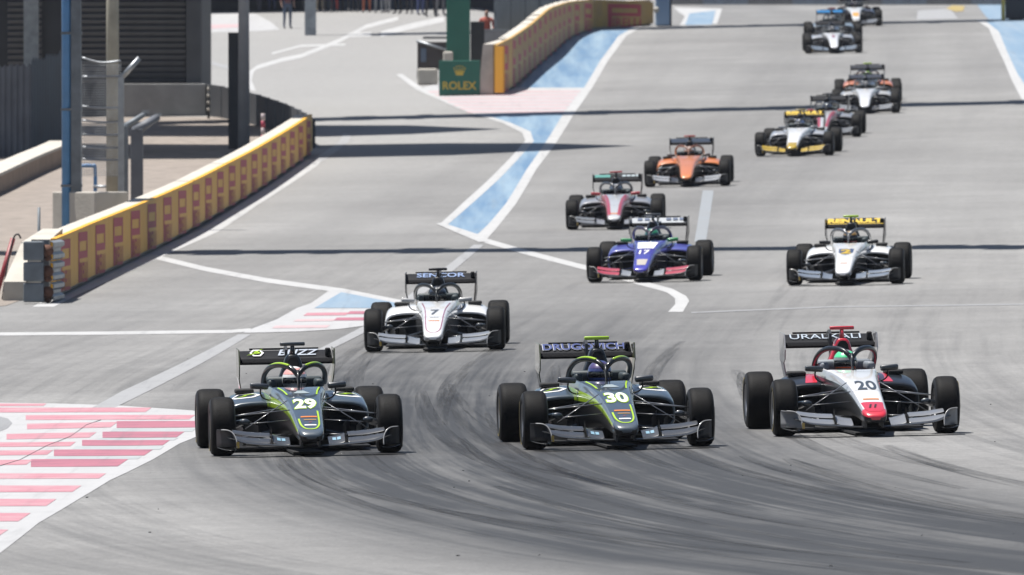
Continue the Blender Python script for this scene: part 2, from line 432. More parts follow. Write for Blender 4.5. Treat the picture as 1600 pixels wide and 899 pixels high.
# near kerb
k1 = sheet('kerb', [(-260, 628), (0, 630), (80, 631), (180, 634), (300, 642), (338, 650), (345, 660), (332, 671), (300, 686), (280, 694), (240, 718), (196, 740), (172, 751), (124, 780), (60, 818), (0, 865), (-60, 915), (-200, 1020), (-260, 900)], WHITEK, 0.0035, kind='structure')
sheet('asphalt_island', [(-200, 655), (0, 652), (12, 655), (19, 662), (12, 670), (0, 675), (-200, 700)], FADE2, 0.006, k1)
for (a, b, c, d, m) in [(-200, 70, 632.5, 635.5, PINK), (-200, 232, 639, 645, PINK), (40, 300, 650.5, 656.5, PINK), (42, 178, 664, 671, PINK), (182, 312, 660, 669, REDK),
                        (10, 145, 680, 687, PINK), (160, 282, 676.5, 684.5, REDK), (-200, 114, 695, 700.5, PINK), (128, 260, 689.5, 697, REDK), (-200, 78, 708, 714, PINK),
                        (84, 232, 704.5, 713, REDK), (-200, 46, 723, 729.5, PINK), (48, 192, 719.5, 730, REDK), (-200, 160, 742, 749, PINK), (-200, 120, 761, 770, PINK),
                        (-200, 80, 782, 792, PINK), (-200, 38, 804, 816, PINK), (-200, 3, 830, 842, PINK)]:
    sl_ = (d-c); up_ = 3.2 if (m is PINK and 660 < c < 725 and b < 200) else 0.6
    sheet('red_stripe', [(a, c-0.8), ((a+b)/2, c-up_*0.45-0.8), (b+sl_*0.8, c-up_-0.4), (b-sl_*0.8, d-up_*0.8+0.4), ((a+b)/2, d-up_*0.4+0.7), (a, d+0.7)], m, 0.006, k1)
for (a, b, c, d) in [(172, 300, 670.5, 675.5), (150, 272, 685.5, 689), (112, 250, 698, 703.5), (70, 215, 714, 718.5)]:
    sheet('rubbered_stripe', [(a+6, c), (b+6, c), (b, d), (a, d)], GREYK, 0.006, k1)
# cracked joint across the kerb
ck = strip('crack', *vband([(0, 729), (30, 720), (72, 698), (110, 683), (135, 665), (158, 657)], 0.6), BLACKR, 0.008, None); ck.parent = k1
# right hand run-off
mark('white_line', band([(1524, 31), (1545, 45), (1556, 70), (1568, 95), (1582, 128), (1610, 180)], [(1537, 31), (1561, 50), (1573, 80), (1590, 116), (1606, 140), (1640, 190)]), WHITE)
mark('blue_runoff_paint', [(1537, 31), (1561, 50), (1573, 80), (1590, 116), (1606, 140), (1640, 190), (1900, 190), (1800, 31)], BLUEP)
mark('faded_white_line', [(1098, 298), (1115, 298), (1103, 378), (1085, 378)], roadpaint('bluish_ghost_line', (0.205, 0.222, 0.24), 0.9))
mark('faded_white_line', vband([(1080, 489), (1300, 480), (1600, 476)], 2), FADE2)
# pit lane markings
for p in [hband([(396, 142), (389, 126), (393, 112), (404, 104)], 8), vband([(400, 106), (440, 94), (470, 88), (530, 64), (572, 42), (622, 29)], 6), vband([(545, 55), (580, 54)], 7),
          vband([(595, 54), (640, 42), (694, 30)], 9), vband([(425, 84), (470, 72), (540, 70)], 3)]:
    mark('pit_lane_line', p, WHITE)
mark('pit_lane_paint', [(300, 18), (400, 22), (425, 36), (437, 47), (400, 49), (300, 52)], WHITEK, 0.004)
mark('pit_lane_pink_stripe', [(300, 40), (380, 38), (372, 43), (300, 47)], PINKP, 0.008)
mark('pit_lane_line', vband([(320, 95), (345, 103), (370, 108)], 5), FADE)
# beyond the crest
mark('white_line', [(1062, 40), (1070, 26), (1052, 12), (1128, 14), (1120, 38)], WHITE, 0.01, True)
mark('blue_runoff_paint', [(1070, 40), (1077, 22), (1118, 17), (1112, 40)], BLUEP, 0.02, True)
mark('white_line', [(1432, 32), (1434, 17), (1485, 14), (1497, 30)], FADE, 0.01, True)
mark('yellow_runoff_paint', [(1478, 14), (1488, 9), (1507, 10), (1505, 18), (1493, 19)], YELP, 0.02, True)
mark('blue_runoff_paint', [(1527, 8), (1640, 8), (1640, 31), (1545, 31)], BLUEP, 0.01, True)

SKID = bpy.data.materials.new('laid_rubber'); SKID.use_nodes = True
N = SKID.node_tree.nodes; L = SKID.node_tree.links; b = N['Principled BSDF']; b.inputs['Base Color'].default_value = (0.022, 0.022, 0.024, 1); b.inputs['Roughness'].default_value = 0.6; b.inputs['Specular IOR Level'].default_value = 0.2
tr = N.new('ShaderNodeBsdfTransparent'); mxs = N.new('ShaderNodeMixShader'); tc = N.new('ShaderNodeTexCoord')
uvn = N.new('ShaderNodeUVMap'); uvn.uv_map = 'line'; mpn = N.new('ShaderNodeMapping'); mpn.inputs['Scale'].default_value = (9, 0.12, 1); L.new(uvn.outputs[0], mpn.inputs[0])
f1 = noise(N, L, mpn.outputs[0], 1.0, 5, 0.7); f2 = noise(N, L, tc.outputs['Object'], 14, 3, 0.7)
L.new(math_node(N, L, 'MULTIPLY', mapr(N, L, f1, 0.38, 0.70, 0, 0.55), mapr(N, L, f2, 0.3, 0.6, 0.4, 1.0)), mxs.inputs[0])
L.new(tr.outputs[0], mxs.inputs[1]); L.new(b.outputs[0], mxs.inputs[2]); L.new(mxs.outputs[0], [n_ for n_ in N if n_.type == 'OUTPUT_MATERIAL'][0].inputs['Surface'])
def skid(off, y0, y1, wd, drift):
    bm = bmesh.new(); uvl_ = bm.loops.layers.uv.new('line'); n = int((y1-y0)/1.2); prev = None
    for i in range(n+1):
        y = y0+(y1-y0)*i/n; x = xline(y)+off+drift*((i/n)-.5); w_ = wd*(0.35+0.65*math.sin(math.pi*min(1, max(0.02, i/n)))**.5)
        cur = [(bm.verts.new((x+k*w_/2, y, hh(x+k*w_/2, y)+0.002)), (k*wd/2+off, y)) for k in (-1, 1)]
        if prev:
            fc = bm.faces.new((prev[0][0], prev[1][0], cur[1][0], cur[0][0]))
            for lp, q in zip(fc.loops, (prev[0], prev[1], cur[1], cur[0])): lp[uvl_].uv = q[1]
        prev = cur
    tag(link('tyre_mark', bm_mesh('tyre_mark', bm), SKID), kind='structure')
for i in range(26):
    y0 = random.uniform(70, 128); skid(random.uniform(-2.0, 4.4), y0, y0+random.uniform(12, 45), random.uniform(.12, .3), random.uniform(-.9, .9))
# little lumps of tyre rubber lying off line
bm = bmesh.new()
for i in range(40):
    px = random.uniform(0, 1600); py = random.uniform(560, 890)
    p = G(px, py); r = random.uniform(0.003, 0.009)
    bmesh.ops.create_icosphere(bm, subdivisions=1, radius=1, matrix=Matrix.Translation(p+Vector((0, 0, r*0.4))) @ Matrix.Diagonal((r*random.uniform(.8, 2), r*random.uniform(1, 4), r*.6, 1)))
tag(link('rubber_marbles', bm_mesh('rubber_marbles', bm, True), BLACKR), 'small black lumps of tyre rubber scattered over the tarmac', 'rubber', kind='stuff')

# ------------------------------------------------------------------ barrier walls with banners
def resample(pts, n):
    d = [0]
    for i in range(1, len(pts)): d.append(d[-1]+math.dist(pts[i][:2], pts[i-1][:2]))
    out = []
    for k in range(n+1):
        t = d[-1]*k/n; i = 0
        while i < len(pts)-2 and d[i+1] < t: i += 1
        f = (t-d[i])/(d[i+1]-d[i]) if d[i+1] > d[i] else 0
        out.append(tuple(pts[i][j]+(pts[i+1][j]-pts[i][j])*f for j in range(len(pts[0]))))
    return out
def logo_mesh():
    bm = bmesh.new()
    def q(x0, x1, z0, z1):
        bm.faces.new([bm.verts.new((x, 0, z)) for x, z in ((x0, z0), (x1, z0), (x1, z1), (x0, z1))])
    q(0, 0.42, 0, 0.76); q(0.42, 3.3, 0.62, 0.76); q(0.42, 3.3, 0.36, 0.47); q(2.95, 3.3, 0.47, 0.62)
    t = text_mesh('t', 'IRELLI', 2.8, 0.30, 0.02); 
    for v in t.vertices: v.co = Vector((v.co.x+1.9, 0, v.co.y+0.15))
    bm.from_mesh(t)
    return bm_mesh('banner_logo', bm)
LOGO = logo_mesh()
def quad_prism(name, a, b, nrm, prof):
    # extrude a profile (offset along nrm, height) from a to b ; a, b are Vectors on the ground
    V = [p+nrm*o+Vector((0, 0, z)) for p in (a, b) for o, z in prof]; n = len(prof)
    Fc = [(k, (k+1) % n, n+(k+1) % n, n+k) for k in range(n)]+[tuple(range(n)), tuple(n+k for k in reversed(range(n)))]
    me = mesh(name, V, Fc); bm = bmesh.new(); bm.from_mesh(me); bmesh.ops.recalc_face_normals(bm, faces=bm.faces); bm.to_mesh(me); bm.free(); return me
def barrier(pix, n, label, concrete, logos=True, heights=None, ban=YELB, first_mat=None):
    pts = [(*gp(x, y), (heights[i] if heights else 0.98)) for i, (x, y) in enumerate(pix)]
    P = resample(pts, n)
    base = Vector((P[0][0], P[0][1], hh(P[0][0], P[0][1])))
    root = empty('barrier_wall', base, label, 'barrier')
    for i in range(n):
        a = Vector((P[i][0], P[i][1], hh(P[i][0], P[i][1])))-base; b = Vector((P[i+1][0], P[i+1][1], hh(P[i+1][0], P[i+1][1])))-base
        h0, h1 = P[i][2], P[i+1][2]; h = (h0+h1)/2
        d = (b-a); d.z = 0; d.normalize(); nl = Vector((-d.y, d.x, 0))
        if nl.x > 0: nl = -nl
        gap = d*0.012
        V = []
        for p, hp in ((a+gap, h0), (b-gap, h1)):
            for o, z in ((0.0, 0.09), (0.09, 0.09), (0.09, hp), (0.0, hp)): V.append(p+nl*o+Vector((0, 0, z)))
        Fc = [(0, 1, 5, 4), (1, 2, 6, 5), (2, 3, 7, 6), (3, 0, 4, 7), (0, 1, 2, 3), (4, 5, 6, 7)]
        me = mesh('banner_panel', V, Fc); bm = bmesh.new(); bm.from_mesh(me); bmesh.ops.recalc_face_normals(bm, faces=bm.faces); bm.to_mesh(me); bm.free()
        pan = link('banner_panel', me, first_mat if (first_mat and i == 0) else ban, root)
        if logos:
            L = (b-a).length; k = min(1.0, (L-0.6)/3.3)*0.8
            o = link('logo', LOGO, REDL, pan)
            dd = Vector((d.x, d.y, 0)); up = Vector((0, 0, 1)); nn = dd.cross(up).normalized()
            hs = (h-0.15)/0.76
            m = Matrix((dd*k, -nn, up*hs)).transposed().to_4x4()
            m.translation = a+dd*((L-3.3*k)/2)-nl*0.006+Vector((0, 0, 0.115))
            # local x must run so the text reads from the track side
            o.matrix_local = m
        cm = quad_prism('concrete_block', a+gap*1.5, b-gap*1.5, nl, [(0.10, -0.05), (0.10, h-0.015), (0.40, h-0.015), (0.52, 0.30), (0.86, 0.12), (0.86, -0.05)])
        link('concrete_block', cm, concrete, root)
    return root, P
W1 = [(88, 469), (150, 437), (240, 394), (300, 363), (350, 333), (400, 303), (440, 276), (470, 255), (488, 241)]
barrier(W1, 20, 'long yellow banner barrier along the pit exit beside the gravel bed', CONC)
W2 = [(776, 149), (800, 141), (830, 114), (860, 89), (889, 62), (920, 48), (960, 43), (1021, 40)]
W2ROOT, _ = barrier(W2, 16, 'curving yellow banner barrier along the blue painted run-off', CONC, heights=[1.46, 1.55, 1.5, 1.6, 1.3, 1.1, 1.0, 0.86], ban=pm('faded_yellow_banner', (0.42, 0.25, 0.045), 0.6, c2=(0.33, 0.20, 0.07), vscale=1.5), first_mat=None)  # banner yellow set darker and browner than on the long barrier

o = W2ROOT; p_ = G(781, 149.5)-o.location
link('end_panel', box_mesh('end_panel', p_+Vector((0, 0.05, 0.76)), (0.30, 0.08, 1.36), Matrix.Rotation(R(-38), 3, 'Z')), ORAB, o)
# triple steel rail end in front of the near barrier end
base = G(70, 475); e = empty('guardrail_end', base, 'stack of three grey steel guardrails with rusty ends beside the yellow barrier', 'guardrail')
wprof = [(0, 0), (0.06, 0.03), (0.06, 0.09), (0.0, 0.13), (0.0, 0.18), (0.06, 0.22), (0.06, 0.28), (0, 0.31)]
for t in range(3):
    z = 0.02+t*0.33; V = []; n = len(wprof)
    y0s, y1s = (0.0, 6.0)
    ax, bx = 0.02, 0.10
    for (x, y) in ((ax, 0.25), (bx, 2.6)):
        for o, zz in wprof: V.append((x+o+0.05, y, z+zz))
        for o, zz in reversed(wprof): V.append((x+o+0.038, y, z+zz))
    m_ = 2*n; Fc = [(k, (k+1) % m_, m_+(k+1) % m_, m_+k) for k in range(m_)]+[tuple(range(m_)), tuple(m_+k for k in range(m_))]
    r = link('rail', mesh('rail', V, Fc), STEEL, e)
    link('end_plate', box_mesh('end_plate', (-0.18, 0.10, z+0.155), (0.32, 0.22, 0.30), bev=0.02), STEELD, e)
    bm = bmesh.new(); add_tube(bm, [(0.03, 0.1, z+0.155), (0.03, 0.32, z+0.155)], 0.10, 10); add_tube(bm, [(0.03, 0.1, z+0.04), (0.05, 0.3, z+0.04)], 0.05, 8)
    link('bracket', bm_mesh('bracket', bm, True), RUST, e)
link('post', box_mesh('post', (-0.02, 0.6, 0.5), (0.12, 0.14, 1.0)), STEELD, e)
# flared concrete end behind it
e = empty('concrete_end_block', G(45, 470), 'white wedge shaped concrete block at the end of the yellow barrier', 'concrete block')
V = []
for (y, top, xa, xb) in ((0.0, 0.30, -0.40, -0.05), (1.0, 0.92, -0.16, 0.25), (3.0, 1.12, 0.10, 0.42)):
    V += [(xb, y, -0.05), (xb, y, top), (xa, y, top), (min(xa, -0.40+0.1*y), y, 0.28), (min(xa, -0.40+0.1*y), y, -0.05), ((xa+xb)/2, y, -0.05)]
n = 6; Fc = [(j*n+k, j*n+(k+1) % n, (j+1)*n+(k+1) % n, (j+1)*n+k) for j in (0, 1) for k in range(n)]+[tuple(range(n)), tuple(2*n+k for k in reversed(range(n)))]
me = mesh('block', V, Fc); bm = bmesh.new(); bm.from_mesh(me); bmesh.ops.recalc_face_normals(bm, faces=bm.faces); bm.to_mesh(me); bm.free()
link('block', me, CONC, e)
bm = bmesh.new(); add_tube(bm, smooth_path([(-0.46, 0.8, 0.0), (-0.40, 0.9, 0.45), (-0.30, 1.0, 0.95), (-0.22, 1.0, 1.05), (-0.17, 1.0, 0.98)]), 0.014, 6)
tag(link('hose', bm_mesh('hose', bm, True), BLACKR, loc=G(45, 470)), 'thin black hose looped over the concrete wedge', 'hose')
bm = bmesh.new(); add_tube(bm, [(-0.58, 0.9, 0.0), (-0.30, 1.1, 0.98)], 0.04, 8)
tag(link('extinguisher_lance', bm_mesh('extinguisher_lance', bm, True), flatm((0.35, 0.03, 0.04)), loc=G(45, 470)), 'red tube leaning against the concrete wedge', 'tube')
tag(link('stake', tube_mesh('stake', [(0, 0, -0.05), (0.01, 0, 1.35)], 0.025, 6), STEELD, loc=G(60, 452)), 'thin dark stake standing behind the yellow barrier end', 'stake')
mp = empty('marker_stick', G(411, 262), 'short red and white marker stick on the yellow barrier', 'marker')
for i in range(4): link('band', tube_mesh('band', [(0, 0.0, 0.6+i*0.17), (0, 0.0, 0.6+(i+1)*0.17)], 0.05, 8), flatm((0.5, 0.05, 0.1)) if i % 2 == 0 else flatm((0.6, 0.5, 0.5)), mp)
link('stem', tube_mesh('stem', [(0, 0, -0.02), (0, 0, 0.6)], 0.03, 6), STEELD, mp)

# ------------------------------------------------------------------ left background
p = G(112, 362)
e = empty('gantry_mast', p, 'tall grey square mast with a blue pipe strapped to it', 'mast')
link('post', box_mesh('post', (0.09, 0, 5.5), (0.20, 0.22, 11.0), bev=0.01), STEELD, e)
link('pipe', tube_mesh('pipe', [(-0.10, -0.02, 0), (-0.10, -0.02, 10.5)], 0.095, 12), BLUEM, e)
for z in (0.9, 2.4, 3.9): link('clamp', box_mesh('clamp', (0, 0.0, z), (0.42, 0.25, 0.05)), STEELD, e)
tag(link('footing', box_mesh('footing', (0.12, 0.45, 0.38), (1.05, 1.1, 0.80), bev=0.025), CONC, loc=G(112, 362), rot=(0, 0, R(-34))), 'cream concrete footing block at the foot of the grey mast', 'concrete block')
p = G(176, 330); me = tube_mesh('timber_pole', [(0, 0, -0.1), (0, 0, 9)], [0.14, 0.12], 12)
tag(link('timber_pole', me, BEIGEP, loc=p), 'weathered beige pole standing behind the catch fence', 'pole')
# catch fence between the mast and an angled post
p = G(189, 338); s_ = sc(189, 338)
e = empty('catch_fence', p, 'wire catch fence with horizontal cables and an angled top post', 'fence')
link('post', box_mesh('post', (0, 0, 1.43), (0.12, 0.12, 2.86)), STEEL, e)
link('top_arm', tube_mesh('top_arm', [(0, 0, 2.83), (0.38, 0, 3.25)], 0.055, 8), STEEL, e)
for py, sag in ((95, 8), (120, 0), (168, 3), (190, 3), (211, 2), (231, 2), (250, 2)):
    z = (338-py)/s_
    link('cable', tube_mesh('cable', smooth_path([(-0.80, 0.05, z+sag/s_*0.6), (-0.4, 0, z-sag/s_*0.4), (0.0, 0, z)], 4), 0.022, 5), STEEL, e)
bm = bmesh.new()
for i in range(17):
    add_tube(bm, [(-0.80+i*0.05, 0.02, 0.8), (-0.80+i*0.05, 0.02, 3.2)], 0.006, 3, caps=False)
for i in range(46):
    add_tube(bm, [(-0.82, 0.02, 0.85+i*0.05), (0, 0.02, 0.85+i*0.05)], 0.006, 3, caps=False)
tag(link('wire_mesh', bm_mesh('wire_mesh', bm), STEEL, e), kind='stuff')
for (px, py, wd, ht, ang, mt, nm) in ((194, 312, 0.17, 1.55, 0.62, STEELD, 'dull blue grey steel gate post with a bent top arm'), (214, 306, 0.26, 1.42, 0.42, GREYS, 'grey fence panel with a bent over top by the gate post')):
    p = G(px, py+20); e = empty('bent_post', p, nm, 'post')
    link('upright', box_mesh('upright', (0, 0, (ht+0.25)/2), (wd, 0.16, ht+0.25), bev=0.01), mt, e)
    ln = 0.62; dx, dz = ln*0.78, ln*0.62
    link('arm', tube_mesh('arm', [(-wd*0.15, 0, ht+0.2), (dx*0.9, 0.3, ht+0.2+dz*0.8)], [wd*0.45, wd*0.3], 6), mt, e)
    link('bracket', box_mesh('bracket', (dx*0.9, 0.3, ht+0.24+dz*0.8), (0.14, 0.1, 0.07)), STEEL, e)
e = empty('pipe_frame', G(140, 318), 'bright blue bent pipe stand behind the concrete footing', 'pipe stand')
link('tube', tube_mesh('tube', smooth_path([(-0.2, 0, 0.0), (-0.2, 0, 0.72), (-0.14, 0, 0.80), (0.06, 0, 0.80), (0.12, 0, 0.74), (0.12, 0, 0.0)], 4), 0.04, 8), BLUEM, e)
link('rail', tube_mesh('rail', [(0.08, -0.1, 0.36), (0.5, -0.1, 0.36)], 0.03, 8), STEEL, e)
# corrugated navy sheet fence
e = empty('corrugated_fence', G(50, 246), 'tall navy corrugated sheet fence with a jagged top edge', 'fence')
def corr(name, x0, y0, x1, y1, hgt, n, mat):
    V = []; Fc = []
    for i in range(n*4+1):
        t = i/(n*4); o = (0, 0.05, 0.05, 0)[i % 4]
        x = x0+(x1-x0)*t; y = y0+(y1-y0)*t - o
        V += [(x, y, -0.1), (x, y, hgt+(0.07 if (i//2) % 2 else 0.0)-0.0)]
        if i: Fc.append((2*i-2, 2*i, 2*i+1, 2*i-1))
    me = mesh(name, V, Fc); o = link(name, me, mat, e); md = o.modifiers.new('s', 'SOLIDIFY'); md.thickness = 0.01; return o
for i in range(6): corr('sheet', -0.0-0.62*(i+1), 0.0+0.35*(i+1), -0.0-0.62*i, 0.35*i, 2.25-0.03*i, 4, GREYS)
for i in range(3): corr('sheet', 0.26*i, 1.8*i, 0.26*(i+1), 1.8*(i+1), 2.3+0.10*(i+1), 5, NAVY)
# low curved wall
pts = [gp(x, y) for x, y in ((-140, 360), (-60, 330), (0, 303), (40, 283), (70, 269), (99, 257), (112, 250))]
P = resample([(*q, 0) for q in pts], 10); b0 = Vector((P[0][0], P[0][1], hh(P[0][0], P[0][1])))
e = empty('low_curved_wall', b0, 'low curved beige wall with a pale coping beside the gravel', 'wall')
for i in range(10):
    a = Vector((P[i][0], P[i][1], hh(P[i][0], P[i][1])))-b0; b = Vector((P[i+1][0], P[i+1][1], hh(P[i+1][0], P[i+1][1])))-b0
    d = (b-a); d.z = 0; d.normalize(); nl = Vector((-d.y, d.x, 0)); g = d*0.004
    link('wall_block', quad_prism('wall_block', a, b, nl, [(0, -0.1), (0, 0.40), (0.5, 0.40), (0.5, -0.1)]), BEIGE, e)
    link('coping', quad_prism('coping', a+g, b-g, nl, [(-0.04, 0.402), (-0.04, 0.47), (0.54, 0.47), (0.54, 0.402)]), CONC, e)
# louvred building
p = G(215, 182); s_ = sc(215, 182)
e = empty('louvred_building', p, 'dark building clad in horizontal louvres on a grey concrete plinth', 'building')
xl, xr = (-40-215)/s_, (315-215)/s_
link('wall', box_mesh('wall', ((xl+xr)/2-4, 5.2, 2.75), (xr-xl+8, 10.0, 5.7)), DARK, e)
link('plinth', box_mesh('plinth', (0.75, -0.25, 0.42), (2.35, 0.9, 0.98), bev=0.02), CONCG, e)
link('corner_pilaster', box_mesh('corner_pilaster', (xr-0.22, 0.07, 3.2), (0.42, 0.35, 4.6), bev=0.01), SLATM, e)
sm = box_mesh('louvre', (0, 0, 0), (2.9, 0.16, 0.115), Matrix.Rotation(R(28), 3, 'X'))
for i in range(27): link('louvre', sm, SLATM, e, (-0.12, 0.08, 1.02+i*0.165))
sm2 = box_mesh('louvre', (0, 0, 0), (0.95, 0.16, 0.115), Matrix.Rotation(R(28), 3, 'X'))
for i in range(27): link('louvre', sm2, SLATM, e, (-3.15, 0.08, 1.02+i*0.165))
link('roof', box_mesh('roof', ((xl+xr)/2-4, 5.2, 5.75), (xr-xl+8.02, 10.02, 0.3)), CONCG, e)
# dark panel, lamp mast, dark curved fence
tag(link('black_cabinet', box_mesh('black_cabinet', (0, 0, 1.42), (0.29, 0.35, 3.0), bev=0.01), DARK, loc=G(366, 233)), 'tall narrow black cabinet standing beside the tapered lamp mast', 'cabinet')
e = empty('lamp_mast', G(381, 240), 'tall tapered grey lamp mast behind the yellow barrier', 'mast')
link('pole', tube_mesh('pole', [(0, 0, -0.05), (0, 0, 15)], [0.15, 0.08], 14), pm('pale_grey_mast', (0.30, 0.31, 0.33), 0.5, var=0.2, vscale=2), e)
link('base_flange', tube_mesh('base_flange', [(0, 0, 0), (0, 0, 0.06)], 0.24, 14), STEEL, e)
link('lamp_head', box_mesh('lamp_head', (0, 0, 15.1), (0.9, 0.5, 0.2), bev=0.03), STEELD, e)
pts = [(*gp(x, y), 0) for x, y in ((322, 181), (360, 187), (400, 196), (440, 208), (470, 220), (489, 232))]
P = resample(pts, 12); b0 = Vector((P[0][0], P[0][1], hh(P[0][0], P[0][1])))
e = empty('dark_fence', b0, 'low black panel fence curving towards the end of the yellow barrier', 'fence')
for i in range(12):
    a = Vector((P[i][0], P[i][1], hh(P[i][0], P[i][1])))-b0; b = Vector((P[i+1][0], P[i+1][1], hh(P[i+1][0], P[i+1][1])))-b0
    d = (b-a); d.z = 0; d.normalize(); nl = Vector((-d.y, d.x, 0)); g = d*0.02; hgt = 0.88-0.16*i/11
    link('panel', quad_prism('panel', a+g, b-g, nl, [(0, 0.0), (0, hgt), (0.06, hgt), (0.06, 0.0)]), DARK, e)
    link('post', quad_prism('post', a-g*0.9, a+g*0.9, nl, [(-0.03, -0.05), (-0.03, hgt+0.02), (0.09, hgt+0.02), (0.09, -0.05)]), STEELD, e)
e = empty('marker_post', G(326, 186), 'slim post with white bands at the end of the black fence', 'post')
link('stem', tube_mesh('stem', [(0, 0, 0), (0, 0, 0.95)], 0.035, 8), BLACKR, e)
for i in range(4): link('band', tube_mesh('band', [(0, 0, 0.22+i*0.19), (0, 0, 0.30+i*0.19)], 0.042, 8), CONC, e)

# ------------------------------------------------------------------ sign island by the pit entry
p = G(718, 150); s_ = sc(718, 150)
e = empty('sign_board', p, 'green board with a gold crown and the word ROLEX', 'sign')
link('panel', box_mesh('panel', (0, 0.2, 0.515), (64/s_, 0.4, 1.03), bev=0.015), GREEN, e)
t = wall_text(text_mesh('lettering', 'ROLEX', 0.98, 0.235, 0.015)); link('lettering', t, GOLD, e, (0, -0.006, 0.30))
bm = bmesh.new()
def poly(pts): bm.faces.new([bm.verts.new((x, 0, z)) for x, z in pts])
poly([(-0.10, 0), (0.10, 0), (0.11, 0.06), (-0.11, 0.06)])
for k in range(5):
    a = (k-2)*0.42; tip = (math.sin(a)*0.21, 0.06+math.cos(a)*0.20); bx = (k-2)*0.05
    poly([(bx-0.028, 0.065), (bx+0.028, 0.065), tip])
    bmesh.ops.create_circle(bm, cap_ends=True, radius=0.022, segments=10, matrix=Matrix.Translation((tip[0], -0.001, tip[1]+0.01)) @ Matrix.Rotation(math.pi/2, 4, 'X'))
link('crown_emblem', bm_mesh('crown_emblem', bm), GOLD, e, (0, -0.007, 0.60))
e = empty('green_pylon', G(716, 140), 'tall deep green pylon rising behind the green board', 'pylon')
link('column', box_mesh('column', (0, 0.3, 2.6), (0.70, 0.6, 5.4), bev=0.02), GREEN, e)
link('foot', box_mesh('foot', (0, 0.3, 0.05), (0.9, 0.8, 0.12)), CONCG, e)
tag(link('black_cabinet', box_mesh('black_cabinet', (0, 0.3, 0.95), (0.42, 0.5, 1.9), bev=0.02), BLACKR, loc=G(746, 132)), 'black cabinet standing beside the green pylon', 'cabinet')
e = empty('marshal_shelter', G(676, 124), 'low dark marshal shelter with a sloping grey rail', 'shelter')
link('wall', box_mesh('wall', (0.02, 0.3, 0.72), (0.98, 0.6, 0.86), bev=0.02), BROWN, e)
link('rail', tube_mesh('rail', [(-0.5, -0.05, 1.18), (0.55, -0.05, 0.86)], 0.04, 8), STEEL, e)
link('window', box_mesh('window', (-0.28, -0.012, 0.74), (0.17, 0.03, 0.42)), pm('smoked_glass', (0.10, 0.13, 0.18), 0.15), e)
link('beam', box_mesh('beam', (0.15, 0.5, 1.28), (0.9, 0.1, 0.08)), CONC, e)
for x in (-0.42, 0.42): link('leg', box_mesh('leg', (x, 0.3, 0.14), (0.14, 0.3, 0.32)), STEELD, e)
for (px, py, wd, ht, dp, lb) in ((668, 133, 0.62, 0.50, 0.5, 'pale concrete block under the dark marshal shelter'), (764, 149, 0.40, 0.40, 0.5, 'small grey concrete block beside the green board'), (768, 143, 0.34, 1.25, 0.4, 'white rounded concrete pillar at the end of the curving barrier'), (700, 141, 0.30, 1.15, 0.3, 'white painted post hidden behind the green board')):
    tag(link('concrete_block', box_mesh('concrete_block', (0, dp/2, ht/2), (wd, dp, ht), bev=0.06), CONC, loc=G(px, py)), lb, 'concrete block')
e = empty('flight_case', G(776, 110), 'grey flight case standing behind the concrete pillar', 'case')
link('box', box_mesh('box', (0, 0.3, 0.95), (0.82, 0.6, 0.62), bev=0.02), CASE, e)
link('stand', box_mesh('stand', (0, 0.3, 0.32), (0.6, 0.45, 0.64)), BLACKR, e)
link('badge', tube_mesh('badge', [(0.12, -0.012, 0.98), (0.12, 0.0, 0.98)], 0.07, 12), BLACKR, e)
link('lid', box_mesh('lid', (0, 0.3, 1.275), (0.84, 0.62, 0.03)), STEEL, e)
e = empty('debris_fence', G(800, 100), 'grey mesh covered debris fence behind the curving barrier', 'fence')
for i in range(5):
    q0 = G(790+i*22, 100-i*17)-G(800, 100); q1 = G(812+i*22, 83-i*17)-G(800, 100)
    link('panel', quad_prism('panel', q0+Vector((-0.3, 0, 0)), q1+Vector((-0.3, 0, 0)), Vector((-1, 0, 0)), [(0, 0), (0, 3.0), (0.05, 3.0), (0.05, 0)]), pm('fence_fabric', (0.12, 0.15, 0.18), 0.8, var=0.3, vscale=2) if i == 0 else bpy.data.materials['fence_fabric'], e)
    link('post', box_mesh('post', q0+Vector((-0.33, 0, 1.55)), (0.10, 0.10, 3.1)), STEELD, e)

# far right and crest
x, y = gp(1035, 41); e = empty('blue_barrier', (x, y, hh(x, y)), 'upright blue plastic barrier at the far end of the curving banner barrier', 'barrier')
link('body', box_mesh('body', (0, 0, 0.6), (0.5, 0.5, 1.2), bev=0.06), pm('blue_plastic', (0.27, 0.38, 0.52), 0.5), e)
link('edge', box_mesh('edge', (0.29, 0.1, 0.6), (0.08, 0.4, 1.2)), NAVY, e)
link('lamp', tube_mesh('lamp', [(-0.22, -0.28, 0.58), (-0.22, -0.22, 0.58)], 0.11, 12), CONC, e)
x, y = gp(1600, 32); e = empty('tyre_barrier', (x, y, hh(x, y)), 'dark tyre barrier block with a yellow end post by the run-off', 'barrier')
for i in range(5):
    for k in range(3):
        link('tyre_bundle', box_mesh('tyre_bundle', (-0.28+i*0.56, 0.3, 0.22+k*0.42), (0.54, 0.6, 0.40), bev=0.08), BLACKR, e)
link('belt', box_mesh('belt', (0.7, -0.03, 0.65), (2.75, 0.04, 1.2)), DARK, e)
link('end_post', box_mesh('end_post', (-0.75, 0, 0.65), (0.12, 0.3, 1.35)), pm('yellow_post', (0.45, 0.36, 0.08), 0.6), e)
